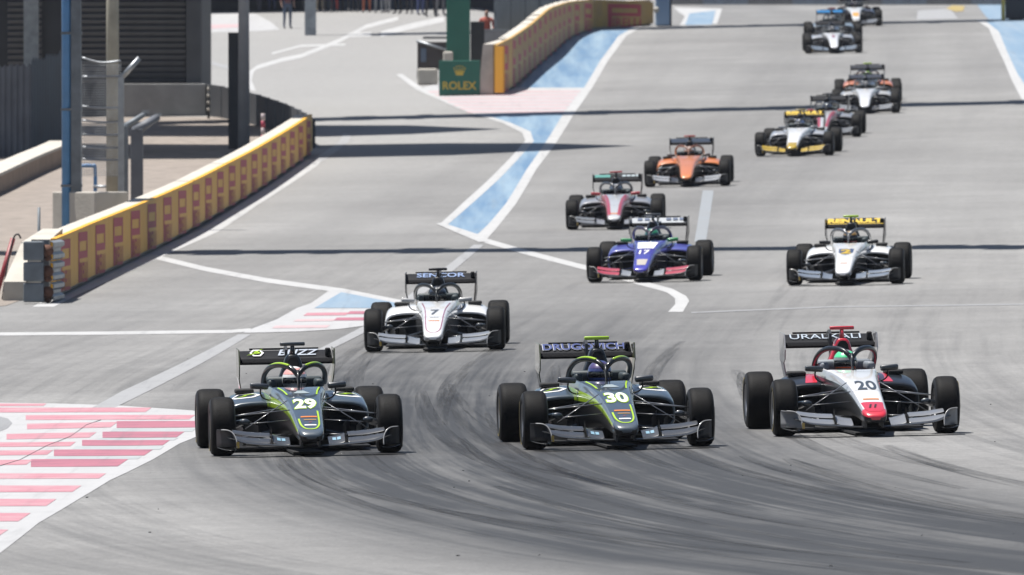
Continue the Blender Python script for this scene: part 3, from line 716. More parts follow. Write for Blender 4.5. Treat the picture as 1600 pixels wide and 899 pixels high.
# dark boxes standing in for the dark band far beyond the crest
for i in range(9):
    a = gfar(1040+i*70, 7.5); b = gfar(1040+(i+1)*70, 7.5); A = Vector((*a, hh(*a))); Bv = Vector((*b, hh(*b)))
    d = (Bv-A); ang = math.atan2(d.y, d.x); c = (A+Bv)/2
    tag(link('far_barrier', box_mesh('far_barrier', (0, 0, 1.2), (math.hypot(d.x, d.y)*1.01, 1.0, 3.4), bev=0.05), NAVY if i % 2 else DARK, loc=c, rot=(0, 0, ang)), 'navy barrier section far beyond the crest of the straight' if i % 2 else 'black barrier section far beyond the crest of the straight', 'barrier', 'navy barriers beyond the crest' if i % 2 else 'black barriers beyond the crest')
# pit building behind the crowd
x0, y0 = gp(315, 14); e = empty('pit_building', (-9, 434.5, hh(-9, 434.5)), 'long dark pit garage building behind the standing people', 'building')
link('wall', box_mesh('wall', (-8, 6, 3.6), (34, 8, 8.0)), DARK, e)
for i in range(6): link('garage_door', box_mesh('garage_door', (-21+i*5.0, 1.93, 1.7), (4.2, 0.16, 3.4)), NAVY if i % 2 else BLACKR, e)
link('canopy', box_mesh('canopy', (-8, 1.0, 4.3), (34, 3.0, 0.25)), GREYS, e)

# ------------------------------------------------------------------ overhead gantries and made-up sheets (out of frame, they throw the shadows)
def gantry(pa, pb, width, lift, label, half=1.0):
    a = Vector((*gp(*pa), 0)); b = Vector((*gp(*pb), 0)); sh = Vector((SHX*lift, SHY*lift, 0)); a -= sh; b -= sh
    d = (b-a).normalized(); c = (a+b)/2; ext = 15.5
    L = c-d*ext; Rr = c+d*ext
    base = Vector((c.x, c.y, hh(c.x, c.y))); e = empty('overhead_gantry', base, label, 'gantry')
    zc = lift; ang = math.atan2(d.y, d.x)
    zl = hh(L.x, L.y)-base.z; zr = hh(Rr.x, Rr.y)-base.z
    tilt = math.atan2(zr-zl, 2*ext)
    rot = Matrix.Rotation(ang, 3, 'Z') @ Matrix.Rotation(-tilt, 3, 'Y')
    link('beam', box_mesh('beam', (0, 0, zc), (2*ext+0.6, width, 0.7), rot), STEELD, e)
    for k in range(30):
        t = -ext+1+k*(2*ext-2)/29; q = rot @ Vector((t+random.uniform(-.3, .3), random.choice((-1, 1))*(width/2+0.12), 0.1))
        link('floodlight', box_mesh('floodlight', q+Vector((0, 0, zc)), (random.uniform(.3, .9), random.uniform(.3, 1.0), 0.35), rot), STEELD, e)  # boxes added so the edge of the beam's shadow falls uneven
    for q, z0 in ((L, zl), (Rr, zr)):
        link('leg', box_mesh('leg', (q.x-c.x, q.y-c.y, z0+(zc)/2-0.05), (0.4, 0.4, zc)), STEEL, e)
gantry((250, 395), (1600, 386), 2.1, 8.0, 'steel gantry bridging the straight near the pit exit')
gantry((490, 187), (1600, 160), 3.1, 8.0, 'steel gantry bridging the straight beyond the green board')
gantry((1000, 45), (1520, 33), 2.4, 8.0, 'steel gantry bridging the straight at the crest')
def sail(pix, lift, label):  # unseen sheets, added and outlined to cast tapered shadows on the road
    pts = [gp(*q) for q in pix]; pts = [(x-SHX*lift, y-SHY*lift) for x, y in pts]
    c = (sum(p[0] for p in pts)/len(pts), sum(p[1] for p in pts)/len(pts)); z = hh(*c)
    e = empty('shade_sail', (c[0], c[1], z), label, 'shade sail')
    bm = bmesh.new(); vs = [bm.verts.new((x-c[0], y-c[1], lift+BANK*(x-c[0]))) for x, y in pts]; bm.faces.new(vs)
    o = link('fabric', bm_mesh('fabric', bm), CASTER, e); md = o.modifiers.new('s', 'SOLIDIFY'); md.thickness = 0.04
    for q in (pts[0], pts[1]):
        link('mast', tube_mesh('mast', [(q[0]-c[0], q[1]-c[1], hh(*q)-z), (q[0]-c[0], q[1]-c[1], lift+0.3)], 0.1, 8), STEEL, e)
sail([(-150, 197), (-150, 212), (300, 214), (505, 214), (640, 210), (785, 202), (640, 196), (505, 196)], 9.0, 'narrow tapered shade sail stretched high over the pit exit')
sail([(-150, 224), (-150, 250), (300, 249), (505, 247), (700, 243), (850, 236), (992, 228), (850, 224), (700, 224), (505, 227)], 9.0, 'broad tapered shade sail stretched high over the pit exit')

# ------------------------------------------------------------------ racing car meshes (origin on the ground under the front axle, nose towards -Y)
def body_ring(y, zb, zt, wb, w, wt, crown=0.0, zi=None, side=0.72):
    h = zt-zb
    half = [(0, zb), (wb, zb), (w, zb+0.25*h), (w, zb+side*h), (w*0.985, zb+(side+0.12)*h), (wt, zt)]
    if zi is None: half += [(0.66*wt, zt+crown*0.7), (0.33*wt, zt+crown), (0, zt+crown)]
    else: half += [(wt-0.025, zt+0.004), (wt-0.05, zi), (0, zi)]
    full = [(x, y, z) for x, z in half]+[(-x, y, z) for x, z in reversed(half[1:-1])]
    return full
secs = [(-1.075, .175, .205, .04, .055, .04), (-1.055, .155, .228, .07, .09, .075), (-1.01, .145, .252, .09, .115, .10), (-.92, .142, .280, .10, .128, .112), (-.75, .148, .322, .11, .138, .118), (-.4, .172, .405, .12, .153, .128),
        (0, .19, .485, .13, .172, .142), (.4, .175, .55, .15, .205, .168), (.8, .12, .597, .17, .245, .205), (1.1, .08, .622, .19, .275, .235), (1.2, .07, .63, .20, .283, .245)]
rings = [body_ring(*s, crown=0.006) for s in secs]
for (y, zt, w_, wt, zi) in ((1.235, .632, .286, .25, .60), (1.26, .634, .288, .252, .34), (1.5, .645, .30, .265, .30), (1.8, .66, .315, .28, .30), (2.02, .675, .32, .285, .34), (2.05, .678, .32, .285, .60)):
    rings.append(body_ring(y, .06, zt, .22, w_, wt, zi=zi))
rings.append(body_ring(2.1, .06, .67, .22, .32, .27)); rings.append(body_ring(2.4, .06, .52, .22, .30, .22)); rings.append(body_ring(3.1, .08, .36, .16, .2, .14)); rings.append(body_ring(3.4, .10, .30, .08, .1, .07))
# slots: 0 top, 1 shoulder, 2 side, 3 under, 4 strip, 5 tip, 6 cockpit
half_m = [3, 2, 2, 4, 1, 0, 0, 0]; SEG = half_m+list(reversed(half_m))
def rm(i, k):
    kk = k if k < 8 else 15-k
    if i < 3 and kk >= 3: return 5
    if 11 <= i <= 16 and kk >= 6: return 6
    return None
BODY = loft('body', rings, SEG, 2, capmat=(5, 3), ring_mat=rm)
bvh = BVHTree.FromPolygons([v.co.copy() for v in BODY.vertices], [tuple(p.vertices) for p in BODY.polygons])
def drop(me_bm, dz=0.004, tree=None):
    tree = tree or bvh
    for v in me_bm.verts:
        h = tree.ray_cast(Vector((v.co.x, v.co.y, 2.0)), Vector((0, 0, -1)))
        v.co.z = (h[0].z if h[0] else 0.3)+dz
def cutgrid(bm, st=0.03):
    xs_ = [v.co.x for v in bm.verts]; ys_ = [v.co.y for v in bm.verts]
    for ax, lo, hi in ((0, min(xs_), max(xs_)), (1, min(ys_), max(ys_))):
        t = lo+st
        while t < hi:
            co = [0, 0, 0]; no = [0, 0, 0]; co[ax] = t; no[ax] = 1
            bmesh.ops.bisect_plane(bm, geom=bm.verts[:]+bm.edges[:]+bm.faces[:], plane_co=co, plane_no=no); t += st
def nose_text(body, cx, cy, wd, ht, dz=0.004, bold=0.0, tree=None, shear=0.0):
    t = text_mesh('t', body, wd, ht, bold, 4, shear); bm = bmesh.new(); bm.from_mesh(t)
    for v in bm.verts: v.co.x += cx; v.co.y += cy
    cutgrid(bm, 0.04); drop(bm, dz, tree); return bm_mesh('lettering', bm)
def nose_poly(pts, dz=0.004, tree=None, st=0.03):
    bm = bmesh.new(); bm.faces.new([bm.verts.new((x, y, 0)) for x, y in pts]); bmesh.ops.triangulate(bm, faces=bm.faces[:]); cutgrid(bm, st); drop(bm, dz, tree); return bm_mesh('decal', bm)
def nose_line(pts, wd, dz=0.0045, tree=None):
    P = smooth_path([(x, y, 0) for x, y in pts], 8); bm = bmesh.new(); prev = None
    for i, p in enumerate(P):
        t = (P[min(i+1, len(P)-1)]-P[max(i-1, 0)]).normalized(); n = Vector((-t.y, t.x, 0))
        cur = [bm.verts.new(p+n*wd/2), bm.verts.new(p), bm.verts.new(p-n*wd/2)]
        if prev:
            for j in (0, 1): bm.faces.new((prev[j], prev[j+1], cur[j+1], cur[j]))
        prev = cur
    drop(bm, dz, tree); return bm_mesh('stripe', bm)

er = []
for (y, wb, zb, wm, zm, wt, zt) in ((2.07, .26, .45, .15, .68, .072, .93), (2.10, .28, .42, .155, .69, .08, .945), (2.3, .29, .38, .16, .67, .078, .95), (2.7, .27, .33, .14, .6, .05, .85), (3.1, .2, .28, .1, .48, .035, .68), (3.5, .1, .24, .06, .36, .02, .46)):
    half = [(0, zb), (wb, zb), (wm, zm), (wt*1.2, zm+(zt-zm)*.55), (wt, zt-.035), (wt*.5, zt), (0, zt)]
    er.append([(x, y, z) for x, z in half]+[(-x, y, z) for x, z in reversed(half[1:-1])])
ENGINE = loft('engine_cover', er, None, 2)
bm = bmesh.new(); arch = [(-.066, .70), (.066, .70), (.064, .80), (.055, .87), (.032, .905), (0, .912), (-.032, .905), (-.055, .87), (-.064, .80)]
r = bmesh.ops.extrude_face_region(bm, geom=[bm.faces.new([bm.verts.new((x, 2.055, z)) for x, z in arch])])
for v in [g for g in r['geom'] if isinstance(g, bmesh.types.BMVert)]: v.co.y += 0.06
INTAKE = bm_mesh('air_intake', bm)
# sidepod (right one, mirrored for the other side). slots 0 skin, 1 inlet black
def pod(sgn):
    def ring(y, top, outer, bot=.10, ins=0.0, inner=.14):
        w_ = outer-inner
        P = [(inner+ins, bot+ins), (outer-.05, bot+ins), (outer-ins, bot+.07), (outer-ins, top-.12), (outer-.035-ins, top-.055-ins*.4), (outer-.13, top-.010-ins), (inner+w_*.35, top-ins), (inner+ins, top-ins)]
        return [(sgn*x, y, z) for x, z in P]
    rr = [ring(1.62, .43, .66, .2, .05), ring(1.46, .455, .70, .16, .035), ring(1.43, .470, .705, .15, .014), ring(1.432, .484, .712, .14), ring(1.45, .494, .715, .13), ring(1.55, .522, .718, .10), ring(1.75, .560, .718, .08), ring(1.95, .582, .715, .06), ring(2.2, .575, .70, .06), ring(2.5, .53, .66, .05), ring(2.85, .45, .55, .05), ring(3.2, .34, .38, .05)]
    return loft('sidepod', rr, None, 1, capmat=(1, 0), ring_mat=lambda i, k: 1 if i < 2 else 0)
PODS = (pod(-1), pod(1))
PODT = [BVHTree.FromPolygons([v.co.copy() for v in m.vertices], [tuple(p.vertices) for p in m.polygons]) for m in PODS]
bm = bmesh.new(); add_box(bm, (0, 0, 0.012), (.185, .26, .05), None, .018); SCOOP = bm_mesh('cooling_scoop', bm, True)
HALO = None
hp = [(0, 1.205, .745), (.035, 1.225, .79), (.085, 1.28, .828), (.15, 1.37, .846), (.215, 1.48, .842), (.268, 1.62, .81), (.298, 1.78, .755), (.305, 1.92, .70), (.305, 2.02, .655)]
bm = bmesh.new()
for s in (1, -1): add_tube(bm, smooth_path([(x*s, y, z) for x, y, z in hp], 5), .026, 12, 1.0)
HALO = bm_mesh('halo', bm, True)
bm = bmesh.new()
V0 = [(-.012, 1.06, .60), (.012, 1.06, .60), (.012, 1.13, .60), (-.012, 1.13, .60)]; V1 = [(-.016, 1.175, .80), (.016, 1.175, .80), (.016, 1.25, .80), (-.016, 1.25, .80)]
vs = [bm.verts.new(p) for p in V0+V1]
for f in ((0, 1, 5, 4), (1, 2, 6, 5), (2, 3, 7, 6), (3, 0, 4, 7), (0, 1, 2, 3), (4, 5, 6, 7)): bm.faces.new([vs[i] for i in f])
bmesh.ops.bevel(bm, geom=bm.edges[:], offset=.006, segments=2, affect='EDGES'); PILLAR = bm_mesh('halo_pillar', bm, True)
def offp(s, o): return [((x*s), y-o*0.75, z+o*0.65) for x, y, z in hp[2:8]]
TRIM = []
for s in (1, -1): TRIM.append(tube_mesh('halo_trim', smooth_path(offp(s, .025), 5), .0135, 8))
HEADR = []
bm = bmesh.new(); add_box(bm, (0, 2.0, .64), (.56, .12, .16), None, .03)
for s in (1, -1): add_box(bm, (s*.235, 1.78, .655), (.085, .44, .09), None, .025)
HEADREST = bm_mesh('headrest', bm, True)
def mirror_mesh(s):
    bm = bmesh.new(); add_box(bm, (s*.385, 1.22, .645), (.185, .075, .058), Matrix.Rotation(s*R(-4), 3, 'Y'), .018); return bm_mesh('mirror', bm, True)
MIRR = (mirror_mesh(-1), mirror_mesh(1))
STALK = [tube_mesh('mirror_stalk', smooth_path([(s*.37, 1.23, .62), (s*.372, 1.24, .57), (s*.34, 1.28, .525), (s*.27, 1.32, .50)], 5), .0085, 6) for s in (-1, 1)]
GLASS = [box_mesh('mirror_glass', (s*.385, 1.262, .645), (.165, .006, .042)) for s in (-1, 1)]
bm = bmesh.new(); add_tube(bm, [(0, 2.14, .93), (0, 2.14, 1.025)], [.028, .02], 10, 1.6); CAMST = bm_mesh('camera_stalk', bm, True)
CAMBAR = box_mesh('camera_bar', (0, 2.14, 1.04), (.25, .07, .036), None, .01, True)
SEAMS = [nose_line([(-.14, -.18), (0, -.18), (.14, -.18)], .006, .003), nose_line([(-.19, .92), (0, .92), (.19, .92)], .006, .003)]
ANT = tube_mesh('antenna', [(0.02, .98, .60), (0.02, 1.0, .72)], .004, 5)
FLOOR = box_mesh('floor', (0, 2.15, .045), (1.38, 2.5, .025), None, .008)
PLANK = box_mesh('plank', (0, 1.3, .027), (.30, 3.6, .02))
def barge(s):
    bm = bmesh.new()
    for (x, y0_, y1_, z1_, sp) in ((.42, .85, 1.4, .33, .1), (.56, 1.05, 1.45, .30, .08)):
        vs = [bm.verts.new(p) for p in ((s*x, y0_, .06), (s*(x+sp), y1_, .06), (s*(x+sp), y1_, z1_), (s*x, y0_, z1_*.8))]; bm.faces.new(vs)
    r = bmesh.ops.solidify(bm, geom=bm.faces[:], thickness=.012); return bm_mesh('bargeboard', bm)
BARGE = (barge(-1), barge(1))
# front wing
def airfoil(stations, name, mats=1):
    rr = []
    for (x, yl, zl, yt, zt, th) in stations:
        P = []
        for t, up in ((0, 0), (.06, .45), (.25, .9), (.55, .75), (1, .08)): P.append((x, yl+(yt-yl)*t, zl+(zt-zl)*t+th*up*.5))
        for t, dn in ((.8, .3), (.4, .6), (.12, .5)): P.append((x, yl+(yt-yl)*t, zl+(zt-zl)*t-th*dn*.5))
        rr.append(P)
    return loft(name, rr, None, 1)
half = [(.0, -.86, .098, -.55, .092, .03), (.16, -.86, .098, -.55, .092, .03), (.30, -.87, .108, -.56, .118, .03), (.5, -.86, .120, -.55, .135, .028), (.64, -.83, .135, -.53, .15, .026), (.70, -.81, .160, -.52, .172, .024), (.76, -.80, .185, -.52, .198, .02), (.80, -.79, .19, -.52, .20, .015)]
FWMAIN = airfoil([(-a, *r) for a, *r in reversed(half[1:])]+half, 'main_plane')
def flap(s, x0, x1, ztip0, ztip1, zl0, zl1, yl=-.70, yt=-.44, f0=0.0, f1=1.0):
    st = []
    for t in (0, .015, .2, .4, .6, .8, .985, 1):
        x = x0+(x1-x0)*t; a = (yl+.02*t, zl0+(zl1-zl0)*t); b = (yt+.02*t, ztip0+(ztip1-ztip0)*t)
        wv = 0.012*math.sin(t*math.pi)
        p = [a[i]+(b[i]-a[i])*f0 for i in (0, 1)]; q = [a[i]+(b[i]-a[i])*f1 for i in (0, 1)]
        st.append((s*x, p[0], p[1]-wv, q[0], q[1]-wv*.6, .014))
    return airfoil(st, 'flap')
FLAPO = [flap(s, .375, .745, .225, .262, .128, .172, f1=.52) for s in (-1, 1)]
FLAPU = [flap(s, .375, .745, .232, .270, .140, .186, f0=.50) for s in (-1, 1)]
FLAPI = [flap(s, .185, .352, .190, .228, .112, .130) for s in (-1, 1)]
FLAPIT = [BVHTree.FromPolygons([v.co.copy() for v in m.vertices], [tuple(p.vertices) for p in m.polygons]) for m in FLAPI]

def fw_end(s):
    V = []; Fc = []; arc = [(.715, .10), (.715, .15), (.722, .19), (.738, .225), (.762, .252), (.80, .268), (.86, .272)]
    for i, (x, z) in enumerate(arc):
        y0_ = -.82+.02*i
        for j in range(4):
            t = j/3; xx = x+(.885-x)*(t**.8); V.append((s*xx, y0_+(-.40-y0_)*t, z+(0.0)*t))
    for i in range(len(arc)-1):
        for j in range(3): Fc.append((i*4+j, i*4+j+1, i*4+5+j, i*4+4+j))
    bm = bmesh.new(); bm.from_mesh(mesh('t', V, Fc)); bmesh.ops.recalc_face_normals(bm, faces=bm.faces); bmesh.ops.solidify(bm, geom=bm.faces[:], thickness=.008); return bm_mesh('endplate', bm, True)
FWEND = (fw_end(-1), fw_end(1))
def edge_tube(s):
    return tube_mesh('endplate_edge', smooth_path([(s*x, y-.005, z) for x, y, z in ((.714, -.822, .10), (.714, -.80, .15), (.722, -.78, .19), (.738, -.76, .225), (.762, -.74, .252), (.80, -.72, .268), (.86, -.70, .272))], 3), .006, 6)
FWEDGE = (edge_tube(-1), edge_tube(1))
def foot(s):
    st = [(s*.70, -.80, .075, -.40, .085, .014), (s*.78, -.78, .070, -.40, .08, .014), (s*.84, -.74, .078, -.40, .085, .014), (s*.90, -.62, .10, -.40, .10, .01)]
    return airfoil(st, 'footplate')
FWFOOT = (foot(-1), foot(1))
FWFENCE = []
for s in (-1, 1):
    bm = bmesh.new(); vs = [bm.verts.new((s*.363, y, z)) for y, z in ((-.80, .12), (-.45, .13), (-.43, .24), (-.50, .285), (-.56, .275), (-.66, .19), (-.78, .155))]; bm.faces.new(vs); bmesh.ops.solidify(bm, geom=bm.faces[:], thickness=.010); FWFENCE.append(bm_mesh('fence', bm))
PYL = []
for s in (-1, 1): PYL.append(box_mesh('wing_pylon', (s*.085, -.75, .15), (.02, .3, .12)))
# rear wing
RWMAIN = airfoil([(x, 3.40, .822, 3.63, .862, .075) for x in (-.479, -.474, -.2, 0, .2, .474, .479)], 'main_plane')
RWFLAP = airfoil([(x, 3.55, .858, 3.76, .957, .016) for x in (-.479, -.474, -.15, 0, .15, .474, .479)], 'flap')
RWGURN = box_mesh('wing_step', (0, 3.765, .962), (.70, .012, .02))
def rw_end(s):
    bm = bmesh.new(); pts = [(3.26, .80), (3.34, .965), (3.83, .975), (3.83, .70), (3.76, .66), (3.74, .5), (3.60, .34), (3.44, .34), (3.50, .52), (3.50, .66), (3.30, .70)]
    vs = [bm.verts.new((s*(.482-(max(0, .70-z)*.16)), y, z)) for y, z in pts]; bm.faces.new(vs); bmesh.ops.triangulate(bm, faces=bm.faces[:]); bmesh.ops.solidify(bm, geom=bm.faces[:], thickness=.012); return bm_mesh('endplate', bm)
RWEND = (rw_end(-1), rw_end(1))
RWPYL = None
bm = bmesh.new(); pts = [(3.15, .45), (3.30, .45), (3.36, .72), (3.36, .90), (3.42, .945), (3.60, .93), (3.62, .965), (3.42, 1.0), (3.31, .96), (3.28, .75)]
f = bm.faces.new([bm.verts.new((-.014, y, z)) for y, z in pts]); r = bmesh.ops.extrude_face_region(bm, geom=[f])
for v in [g for g in r['geom'] if isinstance(g, bmesh.types.BMVert)]: v.co.x += .028
RWPYL = bm_mesh('wing_pylon', bm)
RWPOD = box_mesh('wing_lamp', (.435, 3.60, .925), (.055, .05, .09), None, .015, True)
def wing_text(body, wd, ht, cx=0.0, bold=0.0, off=.004, shear=0.0, cz=0.0):
    t = text_mesh('lettering', body, wd, ht*1.75, bold, 4, shear); place_on_wing(t, cx, off, cz); return t
WA = Vector((0, 3.56, .866)); WB = Vector((0, 3.76, .961)); WU = (WB-WA).normalized(); WN = Vector((0, -WU.z, WU.y))
WMID = (WA+WB)/2
def place_on_wing(me, cx=0, off=.004, cz=0.0):
    for v in me.vertices: v.co = WMID+WU*(v.co.y*1.0+cz)+WN*(off+.012)+Vector((v.co.x+cx, 0, 0))
    me.update()
def wing_poly(polys, off=.004, cx=0.0):
    bm = bmesh.new()
    for p in polys: bm.faces.new([bm.verts.new((x, y*1.75, 0)) for x, y in p])
    me = bm_mesh('decal', bm); place_on_wing(me, cx, off); return me
# wheels
def lathe(prof, n=40, name='l', mi=None):
    V = []; Fc = []; m_ = []
    for k in range(n):
        a = 2*math.pi*k/n
        for x, r in prof: V.append((x, r*math.cos(a), r*math.sin(a)))
    P = len(prof)
    for k in range(n):
        for i in range(P-1):
            Fc.append((k*P+i, k*P+i+1, ((k+1) % n)*P+i+1, ((k+1) % n)*P+i)); m_.append(mi[i] if mi else 0)
    me = mesh(name, V, Fc, True, m_); bm = bmesh.new(); bm.from_mesh(me); bmesh.ops.recalc_face_normals(bm, faces=bm.faces); bm.to_mesh(me); bm.free(); return me
def tyre(wd, dia):
    r = dia/2; h = wd/2
    prof = [(-h+.03, .172), (-h+.008, .185), (-h, .215), (-h+.002, r-.055), (-h+.016, r-.022), (-h+.042, r-.004), (-h+.075, r), (0, r+.001), (h-.075, r), (h-.042, r-.004), (h-.016, r-.022), (h-.002, r-.055), (h, .215), (h-.008, .185), (h-.03, .172)]
    return lathe(prof, 56, 'tyre', [1, 1, 1, 1, 0, 0, 0, 0, 0, 0, 1, 1, 1, 1])
def rim(wd):
    h = wd/2; bm = bmesh.new()
    t = lathe([(-h+.03, .174), (-h+.012, .168), (-h+.03, .155), (-h+.06, .15), (h-.06, .15), (h-.03, .155), (h-.012, .168), (h-.03, .174)], 40, 'rim'); bm.from_mesh(t)
    for sx in (-1, 1):
        for k in range(8):
            a = 2*math.pi*k/8
            add_box(bm, (sx*(h-.055), .09*math.cos(a), .09*math.sin(a)), (.02, .145, .028), Matrix.Rotation(a, 3, 'X'))
        add_tube(bm, [(sx*(h-.075), 0, 0), (sx*(h-.03), 0, 0)], [.05, .03], 16)
    return bm_mesh('wheel', bm, True)
def disc(wd):
    bm = bmesh.new(); h = wd/2
    add_tube(bm, [(-h+.075, 0, 0), (h-.075, 0, 0)], .149, 24); return bm_mesh('brake_drum', bm, True)
def marks(wd, dia, s):
    bm = bmesh.new(); x = s*(wd/2+.0015); r0, r1 = .222, .238
    for a0, a1 in ((0.3, 2.9),):
        n = 22; prev = None
        for k in range(n+1):
            a = a0+(a1-a0)*k/n; c = [bm.verts.new((x, r*math.cos(a), r*math.sin(a))) for r in (r0, r1)]
            if prev: bm.faces.new((prev[0], prev[1], c[1], c[0]))
            prev = c
    return bm_mesh('sidewall_marking', bm)
TYF, TYR = tyre(.25, .575), tyre(.292, .592); RIF, RIR = rim(.25), rim(.292); DIF, DIR = disc(.25), disc(.292)
MKF = [marks(.25, .575, s) for s in (-1, 1)]; MKR = [marks(.292, .592, s) for s in (-1, 1)]
# suspension
def arms(pairs, name, rad=.012):
    bm = bmesh.new()
    for a, b in pairs: add_tube(bm, [a, b], rad, 8, .45)
    return bm_mesh(name, bm, True)
SUSP = []
for s in (-1, 1):
    SUSP.append([('wishbone', arms([((s*.71, 0, .385), (s*.165, -.22, .44)), ((s*.71, 0, .385), (s*.19, .34, .45))], 'w', .013)),
                 ('wishbone', arms([((s*.71, 0, .175), (s*.15, -.18, .20)), ((s*.71, 0, .175), (s*.19, .40, .19))], 'w', .013)),
                 ('pushrod', arms([((s*.67, .0, .205), (s*.17, .10, .525))], 'p', .012)),
                 ('track_rod', arms([((s*.71, -.12, .30), (s*.16, -.16, .34))], 't', .010)),
                 ('wishbone', arms([((s*.66, 2.88, .40), (s*.12, 2.6, .38)), ((s*.66, 2.88, .40), (s*.10, 3.1, .38))], 'w', .013)),
                 ('wishbone', arms([((s*.66, 2.88, .17), (s*.14, 2.55, .15)), ((s*.66, 2.88, .17), (s*.10, 3.1, .15))], 'w', .013)),
                 ('drive_shaft', arms([((s*.66, 2.88, .295), (s*.08, 2.88, .28))], 'd', .022))])
def duct(s):
    bm = bmesh.new(); add_tube(bm, smooth_path([(s*.60, -.20, .33), (s*.61, -.10, .33), (s*.66, .0, .31), (s*.70, .02, .30)], 3), [.05, .052, .05, .05, .05, .055, .06, .06, .06, .06], 12, .6, caps=True); return bm_mesh('brake_duct', bm, True)
DUCT = (duct(-1), duct(1))
# driver
def skin_mesh(name, joints, edges, sub=2):
    me = bpy.data.meshes.new(name); me.from_pydata([j[0] for j in joints], edges, [])
    o = bpy.data.objects.new(name, me); col.objects.link(o)
    md = o.modifiers.new('k', 'SKIN'); md.use_smooth_shade = True
    sv = me.skin_vertices[0].data
    for i, j in enumerate(joints):
        r = j[1]; sv[i].radius = r if isinstance(r, tuple) else (r, r)
    sv[0].use_root = True
    m2 = o.modifiers.new('s', 'SUBSURF'); m2.levels = sub; m2.render_levels = sub
    r = bake(o); r.name = name; r.materials.clear(); r.materials.append(None); r.polygons.foreach_set('use_smooth', [True]*len(r.polygons)); return r
def hand(J, E, wrist, dirv, side, palm_r=.03):
    # palm and five bent fingers rooted at the wrist joint
    d = Vector(dirv).normalized(); sd = Vector(side).normalized(); nrm = d.cross(sd)
    w0 = Vector(J[wrist][0]); pi_ = len(J); J.append((tuple(w0+d*.05), (palm_r, palm_r*.55))); E.append((wrist, pi_))
    for k, (o, l) in enumerate(((-.028, .062), (-.010, .075), (.010, .072), (.028, .058))):
        a = len(J); J.append((tuple(w0+d*.085+sd*o), .0095)); J.append((tuple(w0+d*(.085+l*.5)+sd*o+nrm*.012), .0088)); J.append((tuple(w0+d*(.085+l*.85)+sd*o+nrm*.035), .008))
        E += [(pi_, a), (a, a+1), (a+1, a+2)]
    a = len(J); J.append((tuple(w0+d*.045-sd*.045), .011)); J.append((tuple(w0+d*.085-sd*.058+nrm*.012), .0095)); E += [(pi_, a), (a, a+1)]
J = [((0, 1.95, .20), (.15, .12)), ((0, 1.98, .36), (.16, .12)), ((0, 1.97, .50), (.17, .11)), ((0, 1.93, .585), (.07, .07)), ((0, 1.87, .66), (.08, .09)), ((0, 1.87, .71), (.075, .085))]
E = [(0, 1), (1, 2), (2, 3), (3, 4), (4, 5)]
for s in (-1, 1):
    i = len(J); J += [((s*.19, 1.93, .51), .065), ((s*.235, 1.74, .40), .05), ((s*.15, 1.52, .44), .036)]; E += [(2, i), (i, i+1), (i+1, i+2)]
    hand(J, E, i+2, (-s*.35, -.5, .5), (0, .7, .7))
    i = len(J); J += [((s*.10, 1.75, .20), .085), ((s*.12, 1.30, .34), .062), ((s*.10, .85, .20), .045), ((s*.10, .72, .24), .035)]; E += [(0, i), (i, i+1), (i+1, i+2), (i+2, i+3)]
DRIVER = skin_mesh('driver_body', J, E)
bm = bmesh.new(); bmesh.ops.create_uvsphere(bm, u_segments=28, v_segments=18, radius=1, matrix=Matrix.Translation((0, 1.85, .690)) @ Matrix.Diagonal((.125, .148, .135, 1)))
for v in bm.verts:
    if v.co.z < .64 and v.co.y < 1.80: v.co.y -= .012
HELM = bm_mesh('helmet', bm, True)
def shell(y0_, z0_, z1_, a0, a1, k=1.02):
    V = []; Fc = []; n = 16; mrows = 5
    for j in range(mrows+1):
        z = z0_+(z1_-z0_)*j/mrows; cz = (z-.690)/.135; rr = math.sqrt(max(.02, 1-cz*cz))
        for i in range(n+1):
            a = a0+(a1-a0)*i/n; V.append((.125*k*rr*math.sin(a), 1.85-.148*k*rr*math.cos(a), z))
    for j in range(mrows):
        for i in range(n): Fc.append((j*(n+1)+i, j*(n+1)+i+1, (j+1)*(n+1)+i+1, (j+1)*(n+1)+i))
    return mesh('shell', V, Fc, True)
VISOR = shell(0, .655, .715, -1.25, 1.25, 1.025)
HBAND = shell(0, .745, .808, -2.6, 2.6, 1.015)
HCHIN = shell(0, .605, .648, -1.1, 1.1, 1.03)
WHEELS = tube_mesh('steering_wheel', smooth_path([(-.13, 1.47, .45), (-.13, 1.45, .52), (0, 1.45, .54), (.13, 1.45, .52), (.13, 1.47, .45), (0, 1.48, .42), (-.13, 1.47, .45)], 5), .016, 8)

# materials of the cars
CARBON = pm('carbon_fibre', (0.010, 0.0105, 0.012), 0.45, 0.0, 0.2, var=0.3, vscale=60)
INNER = pm('matt_black_recess', (0.006, 0.006, 0.007), 0.8)
TREAD = pm('tyre_tread', (0.0085, 0.0083, 0.0085), 0.65, var=0.4, vscale=7, spec=0.1, bump=0.2, bscale=90)
SIDEW = pm('tyre_sidewall', (0.010, 0.010, 0.011), 0.55, spec=0.3)
RIMM = pm('wheel_alloy', (0.30, 0.30, 0.31), 0.35, 0.8)
YMARK = flatm((0.42, 0.33, 0.10), 0.6)
ARM = pm('suspension_carbon', (0.07, 0.07, 0.075), 0.3, 0.0, 1.0)
MGLASS = pm('mirror_face', (0.3, 0.33, 0.36), 0.08, 0.9)
VISM = pm('smoked_visor', (0.012, 0.014, 0.018), 0.08, 0.0, 1.0)
WINGG = pm('grey_wing_lacquer', (0.030, 0.032, 0.036), 0.35, 0.0, 0.6, var=0.15, vscale=6)
ORG = flatm((0.75, 0.22, 0.03)); WHT = flatm((1.1, 1.1, 1.1)); LIME = (0.52, 0.82, 0.01); LIMEM = paint(LIME, .4, .3)
SLATE = (0.052, 0.076, 0.10); BLK = (0.012, 0.013, 0.016); WHITEC = (1.12, 1.12, 1.12)

